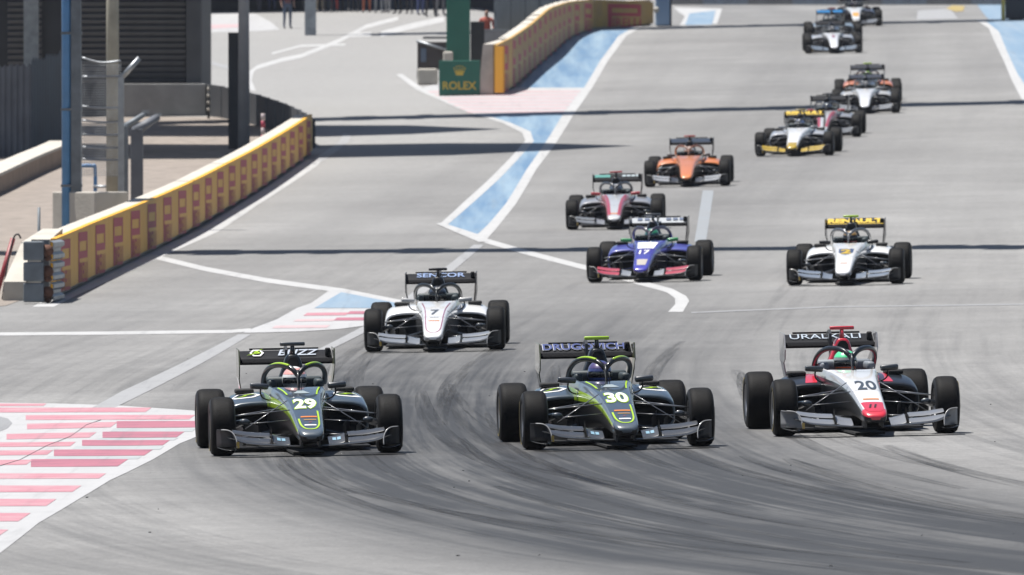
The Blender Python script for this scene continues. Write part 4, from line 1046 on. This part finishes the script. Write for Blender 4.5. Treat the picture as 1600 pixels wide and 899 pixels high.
GROUPD = 'drivers in the racing cars'
def car(px, py, yaw, label, dlabel, L):
    x, y = gp(px, py); z = hh(x, y); ya = R(yaw)
    rear = Vector((-math.sin(ya), math.cos(ya), 0)); rt = Vector((math.cos(ya), math.sin(ya), 0))
    def g3(v):
        e_ = 1.0; v = v.copy(); v.z = (hh(x+v.x*e_, y+v.y*e_)-z)/e_; return v
    rear = g3(rear).normalized(); rt = g3(rt); up = rt.cross(rear).normalized(); rt = rear.cross(up).normalized()
    M = Matrix((rt, rear, up)).transposed().to_4x4(); M.translation = (x, y, z)
    e = empty('racing_car', (0, 0, 0), label, 'racing car', 'single seater racing cars in the field'); e.matrix_world = M
    P = lambda c, **k: paint(c, **k)
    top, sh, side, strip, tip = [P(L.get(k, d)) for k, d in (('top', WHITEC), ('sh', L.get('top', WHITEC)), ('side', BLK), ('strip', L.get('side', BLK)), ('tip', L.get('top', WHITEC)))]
    podm = P(L.get('pod', L.get('top', WHITEC))); engm = P(L.get('eng', BLK)); mirm = P(L.get('mirror', BLK)); camm = P(L.get('cam', BLK)); halom = P(L.get('halo', (0.03, 0.035, 0.045)))
    fwm = P(L['fw']) if 'fw' in L else WINGG; fwi = P(L['fwi']) if 'fwi' in L else WINGG; rwm = P(L.get('rw', (0.015, 0.016, 0.02)), rough=.55, coat=0.0, spec=.12)
    rwe = P(L.get('rwe', (0.03, 0.03, 0.034)))
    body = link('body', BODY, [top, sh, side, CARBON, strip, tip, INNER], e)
    for sm_ in SEAMS: link('panel_seam', sm_, INNER, body)
    link('engine_cover', ENGINE, engm, e); link('air_intake', INTAKE, INNER, e)
    for i, s in enumerate((-1, 1)):
        pd = link('sidepod', PODS[i], [podm, INNER], e)
        link('cooling_scoop', SCOOP, INNER, pd, (s*.50, 1.93, .572))
        if 'podstripe' in L:
            link('stripe', nose_poly([(s*.33, 1.47), (s*.45, 1.47), (s*.38, 2.1), (s*.28, 2.1)], .004, PODT[i], .06), P(L['podstripe']), pd)
        if 'hexlogo' in L:
            hx = [(s*.50+.155*math.cos(k*math.pi/3), 1.70+.12*math.sin(k*math.pi/3)) for k in range(6)]; hx.append(hx[0])
            bmh = bmesh.new()
            for k in range(6):
                a, b = Vector((*hx[k], 0)), Vector((*hx[k+1], 0)); c = Vector((s*.50, 1.70, 0))
                bmh.faces.new([bmh.verts.new(q) for q in (a, b, c+(b-c)*.78, c+(a-c)*.78)])
            drop(bmh, .005, PODT[i]); link('hexagon_emblem', bm_mesh('hexagon_emblem', bmh), WHT, pd)
            link('bolt_emblem', nose_poly([(s*.50-.11, 1.64), (s*.50+.02, 1.68), (s*.50-.01, 1.70), (s*.50+.12, 1.77), (s*.50-.03, 1.73), (s*.50, 1.705)], .006, PODT[i], .08), LIMEM, pd)
        link('mirror', MIRR[i], mirm, e); st = link('mirror_stalk', STALK[i], CARBON, e); link('mirror_glass', GLASS[i], MGLASS, st)
        link('bargeboard', BARGE[i], CARBON, e)
        for nm, m_ in SUSP[i]: link(nm, m_, ARM, e)
        link('brake_duct', DUCT[i], P((0.05, 0.06, 0.075)), e)
        steer = R(L.get('steer', 0))
        for (xx, yy, r_, ri, ty, di, mk) in ((.8175, 0, .2875, RIF, TYF, DIF, MKF), (.7965, 2.88, .296, RIR, TYR, DIR, MKR)):
            wh = link('wheel', ri, RIMM, e, (s*xx, yy, r_), (random.uniform(0, 6), 0, steer if yy == 0 else 0))
            link('tyre', ty, [TREAD, SIDEW], wh); link('brake_drum', di, CARBON, wh)
            link('sidewall_marking', mk[i], YMARK, wh)
    h = link('halo', HALO, halom, e); link('halo_pillar', PILLAR, halom, h)
    if 'trim' in L:
        for t in TRIM: link('halo_trim', t, P(L['trim']), h)
    link('headrest', HEADREST, P(L.get('head', (0.03, 0.05, 0.06)), rough=.6, coat=0.0), e)
    link('camera_stalk', CAMST, engm, e); link('camera_bar', CAMBAR, camm, e); link('antenna', ANT, CARBON, e)
    link('floor', FLOOR, CARBON, e); link('plank', PLANK, INNER, e); link('steering_wheel', WHEELS, INNER, e)
    fw = link('front_wing', FWMAIN, P((0.03, 0.032, 0.036), rough=.35, coat=.5), e)
    for i, s in enumerate((-1, 1)):
        link('flap', FLAPO[i], fwm, fw); link('flap', FLAPU[i], fwm, fw); link('flap', FLAPI[i], fwi, fw); link('endplate', FWEND[i], P(L.get('fwe', (0.014, 0.014, 0.017)), rough=.6, coat=.0, spec=.25), fw); link('endplate_edge', FWEDGE[i], P((.45, .45, .45)), fw)
        link('footplate', FWFOOT[i], P((0.09, 0.095, 0.10)), fw); link('fence', FWFENCE[i], CARBON, fw); link('wing_pylon', PYL[i], CARBON, fw)
    if 'hexlogo' in L:
        for i, s in enumerate((-1, 1)):
            for d in (0, .045): link('sponsor_mark', nose_poly([(s*.27-.04+d, -.60), (s*.27-.005+d, -.60), (s*.27-.005+d, -.53), (s*.27-.04+d, -.53)], .004, FLAPIT[i]), flatm((.25, .45, .6)), fw)
    link('sticker', box_mesh('sticker', (-.705, -.826, .125), (.028, .004, .06)), P((.6, .38, .04)), fw)
    rw = link('rear_wing', RWMAIN, P((0.008, 0.008, 0.010), rough=.8, coat=0.0, spec=.08), e); link('flap', RWFLAP, rwm, rw); link('wing_step', RWGURN, CARBON, rw); link('wing_pylon', RWPYL, CARBON, rw); link('wing_lamp', RWPOD, INNER, rw)
    for m_ in RWEND: link('endplate', m_, rwe, rw)
    if 'edge' in L:
        for s in (-1, 1): link('red_edge', nose_line([(s*.20, 1.1), (s*.155, .6), (s*.118, 0), (s*.10, -.5), (s*.085, -.9)], .05), P((.6, .04, .06)), body)
    for nm, m_, mt in L.get('decals', ()): link(nm, m_, mt, body)
    for nm, m_, mt in L.get('wing', ()): link(nm, m_, mt, rw)
    # driver
    d = empty('person', (0, 0, 0), dlabel, 'person', GROUPD); d.matrix_world = M
    link('body', DRIVER, flatm(L.get('suit', (.05, .05, .06)), .8), d)
    hc = L.get('helm', ((.6, .6, .6), (.4, .05, .05), (.1, .1, .1)))
    hm = link('helmet', HELM, P(hc[0]), d); link('visor', VISOR, VISM, hm); link('helmet_band', HBAND, P(hc[1]), hm); link('chin_band', HCHIN, P(hc[2]), hm)
    return e

def nose_orange(dy=0.0, extra=True):
    o = [('sponsor_bar', nose_poly([(-.075, -.56+dy), (.085, -.56+dy), (.085, -.515+dy), (-.075, -.515+dy)]), ORG)]
    if extra: o += [('sponsor_line', nose_poly([(-.05, -.66+dy), (.07, -.66+dy), (.07, -.635+dy), (-.05, -.635+dy)]), flatm((.55, .3, .08))), ('sponsor_line', nose_poly([(-.055, -.86+dy), (.06, -.86+dy), (.06, -.825+dy), (-.055, -.825+dy)]), WHT),
                 ('sponsor_tick', nose_poly([(-.01, -.74+dy), (.035, -.72+dy), (0, -.755+dy)]), flatm((.4, .05, .06)))]
    return o
def buzz_nose(num):
    D = [('number_outline', nose_text(num, .0, .02, .235, .50, .004, .055), LIMEM), ('number', nose_text(num, .0, .02, .215, .46, .0065, .03), WHT)]
    D += nose_orange()
    D += [('lime_line', nose_line([(.102, -.30), (.098, -.60), (.088, -.82), (.055, -.945), (0, -.975), (-.055, -.945), (-.088, -.82), (-.098, -.60)], .017), LIMEM)]
    D += [('lime_line', nose_line([(s*.205, 1.15), (s*.17, .85), (s*.145, .55)], .016), LIMEM) for s in (-1, 1)]
    D += [('emblem', nose_poly([(-.085, .62), (-.03, .60), (.03, .60), (.085, .62), (.05, .72), (.03, .80), (-.03, .80), (-.05, .72)]), flatm((.35, .42, .45)))]
    return D
hexo = []
for k in range(6):
    a0, a1 = k*math.pi/3, (k+1)*math.pi/3
    hexo.append([(r*math.cos(a)*1.55, r*math.sin(a)) for r, a in ((.047, a0), (.047, a1), (.034, a1), (.034, a0))])
bolt = [(-.11, -.035), (.01, -.012), (-.035, .008), (.07, .05), (.01, .014), (.045, -.004)]
B = dict(top=SLATE, sh=(0.17, 0.21, 0.25), side=BLK, strip=LIME, tip=(0.10, 0.13, 0.16), pod=(0.07, 0.10, 0.13), eng=(0.02, 0.024, 0.03), mirror=(0.03, 0.035, 0.045), trim=LIME, hexlogo=1, halo=(0.012, 0.015, 0.02), rwe=(.10, .11, .05), suit=(.03, .03, .04))  # sh is a paler slate: sky reflection on the chamfer painted in
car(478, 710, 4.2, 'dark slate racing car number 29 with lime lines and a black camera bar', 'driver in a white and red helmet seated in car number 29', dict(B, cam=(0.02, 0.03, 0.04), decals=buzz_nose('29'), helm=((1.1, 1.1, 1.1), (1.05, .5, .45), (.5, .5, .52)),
    wing=[('hexagon_emblem', wing_poly(hexo, .004, -.28), WHT), ('bolt_emblem', wing_poly([bolt], .007, -.28), LIMEM), ('lettering', wing_text('BUZZ', .42, .075, .14, .02, .004, .3), flatm((.5, .56, .66)))]))
car(965, 700, 4.6, 'dark slate racing car number 30 with lime lines and a lime camera bar', 'driver in a dark blue helmet seated in car number 30', dict(B, cam=LIME, decals=buzz_nose('30'), helm=((.05, .07, .25), (.09, .06, .2), (.06, .16, .6)),
    wing=[('lettering_outline', wing_text('DRUGOVICH', .845, .084, 0, .035, .003), flatm((.62, .64, .7))), ('lettering', wing_text('DRUGOVICH', .832, .078, 0, .022, .006), flatm((.03, .06, .25)))]))
RED = (.85, .03, .06)
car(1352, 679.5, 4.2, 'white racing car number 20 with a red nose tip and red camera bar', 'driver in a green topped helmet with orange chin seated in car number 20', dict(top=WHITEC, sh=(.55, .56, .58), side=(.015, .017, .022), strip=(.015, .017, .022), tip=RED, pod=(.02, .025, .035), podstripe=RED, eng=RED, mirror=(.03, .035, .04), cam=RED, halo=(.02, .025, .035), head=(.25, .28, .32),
    fw=(.24, .25, .27), fwi=(.26, .27, .29), fwe=(.30, .31, .33), rwe=(.45, .46, .48), suit=(.4, .05, .04), helm=((.35, .36, .36), (.12, .9, .4), (1.2, .22, .06)),
    decals=[('number', nose_text('20', .02, .05, .205, .44, .005, .02), flatm((.03, .05, .08)))]+nose_orange(-.03, False)+[('emblem', nose_poly([(-.05+d, -.90), (-.03+d, -.90), (-.01+d, -.78), (-.03+d, -.78)], .007), flatm((.03, .02, .03))) for d in (.0, .05)]+[('red_tip', nose_poly([(-.112, -.68), (.112, -.68), (.10, -.93), (.06, -1.0), (-.06, -1.0), (-.095, -.93)], .003), P_ if False else paint(RED))],
    wing=[('lettering', wing_text('URALKALI', .74, .062, -.02, .0, .004), flatm((.5, .58, .68)))]))
CRIM = (.45, .03, .12)
car(680, 548, -1.1, 'white racing car number 7 with thin crimson lines round the nose', 'driver in a black helmet seated in car number 7', dict(top=WHITEC, side=(.3, .3, .31), strip=WHITEC, pod=WHITEC, eng=(.015, .016, .02), mirror=(.6, .6, .6), cam=(.015, .016, .02), halo=(.02, .025, .03), fw=(.27, .29, .32), fwi=(.27, .29, .32), suit=(.03, .03, .03), helm=((.02, .022, .028), (.03, .04, .06), (.05, .05, .05)),
    decals=[('number', nose_text('7', 0, .12, .115, .34, .005, .02), flatm((.06, .08, .12))), ('sponsor_line', nose_poly([(-.075, -.42), (.075, -.42), (.075, -.385), (-.075, -.385)]), ORG), ('sponsor_line', nose_poly([(-.06, -.22), (.06, -.22), (.06, -.19), (-.06, -.19)]), flatm((.4, .42, .45)))]
    +[('crimson_line', nose_line([(.19, .95), (.145, .45), (.122, 0), (.108, -.5), (.092, -.82), (.05, -.955), (0, -.975), (-.05, -.955), (-.092, -.82), (-.108, -.5), (-.122, 0), (-.145, .45), (-.19, .95)], .012), paint(CRIM))],
    wing=[('lettering', wing_text('SENCOR', .66, .072, 0, .02, .004), flatm((.25, .36, .62)))]))
PURP = (.07, .06, .5)
car(1008, 439.7, -4.6, 'purple blue racing car number 17 with green mirrors and red wing flaps', 'driver in a teal helmet seated in the purple car number 17', dict(top=PURP, side=(.02, .02, .05), strip=PURP, pod=(.09, .10, .46), eng=(.02, .02, .04), mirror=(.03, .40, .12), cam=(.02, .03, .05), halo=(.04, .03, .06), fw=(.55, .06, .09), fwi=(.35, .37, .4), rw=(.55, .58, .62), suit=(.05, .05, .1), helm=((.03, .12, .14), (.02, .25, .12), (.04, .05, .1)),
    decals=[('white_panel', nose_poly([(-.17, .9), (.17, .9), (.13, .25), (-.13, .25)], .003), WHT), ('number', nose_text('17', .0, -.06, .17, .30, .005, .02), WHT), ('white_tip', nose_poly([(-.09, -.55), (.09, -.55), (.07, -.9), (-.07, -.9)], .003), flatm((.55, .5, .45)))],
    wing=[('sponsor_bar', wing_poly([[(x-.04, -.02), (x+.04, -.02), (x+.04, .025), (x-.04, .025)] for x in (-.32, -.2, .16, .27, .38)]), flatm((.08, .12, .22)))]))
YEL = (.62, .42, .02)
car(1322, 444.5, -4.3, 'white racing car number 2 with a yellow shield on the nose and lime camera bar', 'driver in a dark helmet with red marks seated in the white car number 2', dict(top=WHITEC, side=(.06, .07, .08), strip=WHITEC, pod=WHITEC, eng=(.02, .02, .024), mirror=(.03, .03, .035), cam=LIME, halo=(.10, .11, .13), fw=(.22, .26, .32), fwi=(.22, .26, .32), suit=(.04, .04, .05), helm=((.03, .03, .035), (.35, .2, .03), (.4, .03, .06)),
    decals=[('shield', nose_poly([(-.12, .42), (.12, .42), (.115, .12), (.07, -.02), (0, -.08), (-.07, -.02), (-.115, .12)], .003), flatm((.03, .07, .18))), ('number', nose_text('2', 0, .17, .17, .36, .006, .05), flatm(YEL)), ('sponsor_line', nose_poly([(-.06, -.66), (.06, -.66), (.06, -.60), (-.06, -.60)]), flatm((.7, .45, .35)))],
    wing=[('lettering', wing_text('RENAULT', .90, .092, 0, .06, .004, 0, .012), flatm((.8, .54, .02))), ('yellow_bar', wing_poly([[(-.46, -.062), (.46, -.062), (.46, -.052), (-.46, -.052)]]), flatm((.8, .54, .02)))]))
PREMA = dict(edge=1, top=(.72, .73, .75), sh=(.55, .05, .06), side=(.03, .03, .035), strip=(.55, .05, .06), pod=(.35, .36, .39), eng=(.02, .02, .024), mirror=(.6, .03, .05), cam=(.6, .04, .05), halo=(.04, .045, .055), fw=(.22, .23, .24), fwi=(.3, .31, .33), suit=(.4, .04, .05))
car(961, 357.5, -1.5, 'silver racing car with red nose edges and a red camera bar by the orange car', 'driver in grey helmet seated in the silver car with red camera bar', dict(PREMA, helm=((.10, .12, .16), (.08, .1, .14), (.05, .05, .06)), decals=[('sponsor_line', nose_poly([(-.08, -.85), (.08, -.85), (.08, -.78), (-.08, -.78)]), ORG)],
    wing=[('teal_panel', wing_poly([[(-.44, -.035), (-.14, -.035), (-.14, .03), (-.44, .03)]]), flatm((.05, .30, .27))), ('sponsor_bar', wing_poly([[(x-.035, -.02), (x+.035, -.02), (x+.035, .025), (x-.035, .025)] for x in (.13, .22, .31, .40)]), flatm((.4, .48, .52)))]))
ORC = (.9, .28, .07)
car(1074.5, 291, -2.5, 'orange racing car with a red camera bar following the silver and red car', 'driver in a pale orange helmet seated in the orange car', dict(top=ORC, sh=ORC, side=(.03, .03, .03), strip=ORC, pod=ORC, eng=(.03, .03, .035), mirror=(.1, .06, .05), cam=(.6, .06, .04), halo=(.25, .09, .03), fw=(.4, .41, .43), rw=(.03, .05, .09), suit=(.1, .06, .04), helm=((.5, .25, .15), (.5, .5, .5), (.05, .05, .05))))
car(1242, 243.3, -5.5, 'white racing car with a yellow nose tip, yellow front wing and yellow lettered rear wing', 'driver in a white helmet seated in the white and yellow car', dict(top=WHITEC, side=(.04, .045, .05), strip=WHITEC, tip=YEL, pod=(.5, .52, .56), eng=(.02, .02, .024), mirror=(.3, .32, .35), cam=(.5, .35, .05), halo=(.04, .045, .055), fw=YEL, fwi=YEL, suit=(.05, .05, .05), helm=((.5, .5, .55), (.1, .15, .3), (.05, .05, .05)),
    decals=[('yellow_tip', nose_poly([(-.11, -.72), (.11, -.72), (.10, -.92), (.06, -1.0), (-.06, -1.0), (-.10, -.92)], .003), paint(YEL))], wing=[('lettering', wing_text('RENAULT', .90, .092, 0, .06, .004, 0, .012), flatm((.8, .54, .02))), ('yellow_bar', wing_poly([[(-.46, -.062), (.46, -.062), (.46, -.052), (-.46, -.052)]]), flatm((.8, .54, .02)))]))
car(1288, 214.5, -4.0, 'silver racing car with red nose edges and red mirrors behind the white and yellow car', 'driver in dark blue helmet in the silver car behind the white and yellow one', dict(PREMA, cam=(.04, .04, .05), helm=((.04, .07, .14), (.08, .1, .14), (.2, .05, .06))))
car(1352, 177, -2.5, 'plain white racing car with grey wings beside the dark gantry shadow', 'driver in a grey helmet seated in the plain white car', dict(top=(1.0, 1.0, 1.02), side=(.02, .02, .025), strip=(.66, .66, .68), pod=(.6, .6, .6), eng=(.03, .035, .05), mirror=(.4, .4, .42), cam=(.02, .02, .03), halo=(.04, .05, .07), fw=(.35, .37, .40), rw=(.04, .05, .08), suit=(.05, .05, .05), helm=((.10, .11, .13), (.3, .3, .3), (.05, .05, .05)),
    decals=[('number', nose_text('15', 0, .1, .14, .3, .005, .01), flatm((.05, .06, .09)))] if False else []))
car(1357, 160, -1.5, 'black racing car with orange sidepods and a lime camera bar behind the plain white car', 'driver in a lime helmet seated in the car with orange sidepods', dict(top=(.05, .055, .07), side=(.02, .02, .025), pod=(.75, .26, .12), eng=(.02, .02, .03), cam=LIME, halo=(.03, .035, .05), rw=(.04, .045, .06), helm=((.30, .55, .06), (.4, .6, .1), (.1, .15, .05))))
car(1302.4, 83, 0, 'silver white racing car leading a blue winged car over the crest', 'driver in a white helmet seated in the silver white car near the crest', dict(top=(1.0, 1.0, 1.02), side=(.03, .03, .035), pod=(.5, .52, .56), eng=(.03, .03, .04), mirror=(.1, .1, .11), halo=(.04, .05, .06), fw=(.22, .27, .33), fwi=(.22, .27, .33), helm=((.55, .55, .56), (.1, .1, .12), (.05, .05, .05)), decals=[('emblem', nose_poly([(-.04, .1), (.06, .1), (.05, .5), (-.03, .5)]), flatm((.25, .08, .14)))]))
car(1304, 64, 0.5, 'dark racing car with a bright blue rear wing and red camera bar near the crest', 'driver in a pale helmet seated in the car with the blue rear wing', dict(top=(.05, .07, .10), pod=(.30, .38, .46), eng=(.05, .05, .06), rw=(.02, .20, .48), cam=(.55, .06, .08), helm=((.5, .48, .42), (.4, .4, .4), (.1, .1, .1))))
car(1337, 41, -0.5, 'white nosed racing car with an orange nose patch coming over the crest', 'driver in a dark red helmet seated in the car on the crest', dict(top=(1.05, 1.05, 1.05), side=(.05, .02, .03), tip=(.5, .5, .5), pod=(.05, .05, .07), eng=(.18, .07, .09), mirror=(.1, .05, .06), cam=(.2, .05, .07), fw=(.25, .27, .3), helm=((.35, .12, .12), (.5, .3, .3), (.1, .05, .05)), decals=[('orange_patch', nose_poly([(-.11, -.05), (.11, -.05), (.105, -.6), (-.105, -.6)], .003), flatm((.75, .36, .06)))]))

# ------------------------------------------------------------------ people in the pit lane
def stander(lean, stride, arm):
    J = [((0, 0, .96), (.15, .11)), ((0, .01, 1.15), (.14, .10)), ((0, lean*.6, 1.36), (.17, .105)), ((0, lean, 1.50), (.055, .055)), ((0, lean-.02, 1.60), (.075, .09)), ((0, lean-.02, 1.70), (.07, .085))]
    E = [(0, 1), (1, 2), (2, 3), (3, 4), (4, 5)]
    for s in (-1, 1):
        i = len(J); st = stride*s
        J += [((s*.10, 0, .88), .095), ((s*.11, -st*.5-.02, .50), .062), ((s*.12, -st+.02, .10), .042), ((s*.125, -st-.05, .045), (.042, .04)), ((s*.13, -st-.16, .035), (.038, .03))]
        E += [(0, i), (i, i+1), (i+1, i+2), (i+2, i+3), (i+3, i+4)]
        i = len(J); J += [((s*.20, lean*.6, 1.40), .06), ((s*.25, .02, 1.12), .046), ((s*.24, -arm, .90 if arm < .2 else 1.08), .032)]
        E += [(2, i), (i, i+1), (i+1, i+2)]
        hand(J, E, i+2, (0, -.35 if arm < .2 else -1, -.9 if arm < .2 else 0), (0, 1, 0) if arm < .2 else (0, 0, 1))
    me = skin_mesh('person_body', J, E, 1)
    for _ in range(4): me.materials.append(None)
    for p in me.polygons:      # 0 shirt, 1 trousers, 2 shoes, 3 skin, 4 hair
        c = p.center; lx = abs(c.x)
        if c.z > 1.70 or (c.z > 1.60 and c.y > lean+.02): p.material_index = 4
        elif c.z > 1.49: p.material_index = 3
        elif c.z < .09: p.material_index = 2
        elif lx > .17 and c.z < 1.02: p.material_index = 3
        elif c.z < .98 and lx < .2: p.material_index = 1
        elif lx > .2 and c.y < -.2: p.material_index = 3
        else: p.material_index = 0
    return me
POSES = [stander(.02, .0, .05), stander(-.02, .14, .1), stander(.03, .06, .3)]
SKIN = flatm((.45, .27, .2), .6); HAIR = flatm((.04, .025, .02), .7); SHOE = flatm((.05, .05, .06), .6)
crowd = [(449, 45, 0, (.25, .10, .10), (.10, .14, .22), 'person in blue jeans standing alone on the pit lane'),
         (512, 20, 1, (.55, .55, .55), (.06, .06, .07), 'person in a white shirt and dark trousers by the pit garages'), (522, 19, 0, (.5, .06, .05), (.45, .06, .05), 'person in red overalls by the pit garages'),
         (540, 18, 1, (.1, .1, .12), (.05, .05, .06), 'person in black clothes by the pit garages'), (556, 19, 2, (.08, .09, .12), (.03, .03, .04), 'person in navy clothes by the pit garages'),
         (573, 20, 0, (.65, .25, .14), (.55, .16, .08), 'person in orange overalls by the pit garages'), (592, 21, 1, (.5, .5, .52), (.30, .31, .33), 'person in pale grey clothes by the pit garages'), (606, 20, 2, (.55, .55, .55), (.45, .45, .46), 'person in white trousers by the pit garages'),
         (622, 22, 0, (.05, .05, .06), (.03, .03, .035), 'person in charcoal clothes by the pit garages'), (640, 22, 1, (.06, .06, .08), (.04, .04, .05), 'person in dark clothes beside the charcoal one'), (657, 24, 0, (.4, .5, .05), (.10, .13, .3), 'person in a lime vest and blue trousers by the pit garages'),
         (673, 27, 1, (.2, .12, .14), (.035, .03, .04), 'person striding in dark trousers beside the green pylon'), (688, 25, 2, (.5, .5, .52), (.22, .22, .24), 'person in grey trousers beside the green pylon'),
         (330, 17, 0, (.2, .2, .22), (.05, .06, .09), 'person in grey top standing near the left garage door'), (352, 18, 2, (.35, .06, .06), (.04, .04, .05), 'person in dark red top near the left garage door'), (405, 19, 1, (.5, .5, .5), (.12, .12, .14), 'person in white top and grey trousers near the lamp mast'), (425, 18, 0, (.08, .1, .2), (.08, .1, .2), 'person in navy overalls near the lamp mast'),
         (478, 19, 1, (.3, .3, .32), (.07, .07, .08), 'person in mid grey top beside the white shirted one'), (490, 18, 2, (.5, .1, .08), (.04, .04, .05), 'person in red top and black trousers by the pit garages'), (500, 19, 0, (.1, .1, .1), (.28, .24, .18), 'person in beige trousers by the pit garages'),
         (760, 95, 2, (.55, .12, .08), (.08, .08, .1), 'marshal in orange overalls standing behind the black cabinet')]
for i, (px, py, k, shirt, tr, lb) in enumerate(crowd):
    x, y = gp(px, py); d = empty('person', (x, y, hh(x, y)), lb, 'person', None)
    d.rotation_euler = (0, 0, random.uniform(-.7, .7)); sc_ = random.uniform(.96, 1.04); d.scale = (sc_, sc_, sc_)
    link('body', POSES[k], [flatm(shirt, .8), flatm(tr, .8), SHOE, SKIN, HAIR], d)

# ------------------------------------------------------------------ thin warm-day haze
hz = bpy.data.materials.new('haze'); hz.use_nodes = True
N = hz.node_tree.nodes; L = hz.node_tree.links
for n_ in list(N):
    if n_.type == 'BSDF_PRINCIPLED': N.remove(n_)
pv = N.new('ShaderNodeVolumePrincipled'); pv.inputs['Density'].default_value = 0.00006; pv.inputs['Color'].default_value = (0.86, 0.9, 1.0, 1); pv.inputs['Anisotropy'].default_value = 0.3
L.new(pv.outputs[0], [n_ for n_ in N if n_.type == 'OUTPUT_MATERIAL'][0].inputs['Volume'])
zmin = -3.0; zmax = 34.0
tag(link('haze', box_mesh('haze', (0, 1550, (zmin+zmax)/2), (3100, 4000, zmax-zmin)), hz), 'thin pale haze hanging over the whole circuit', 'haze', kind='stuff')
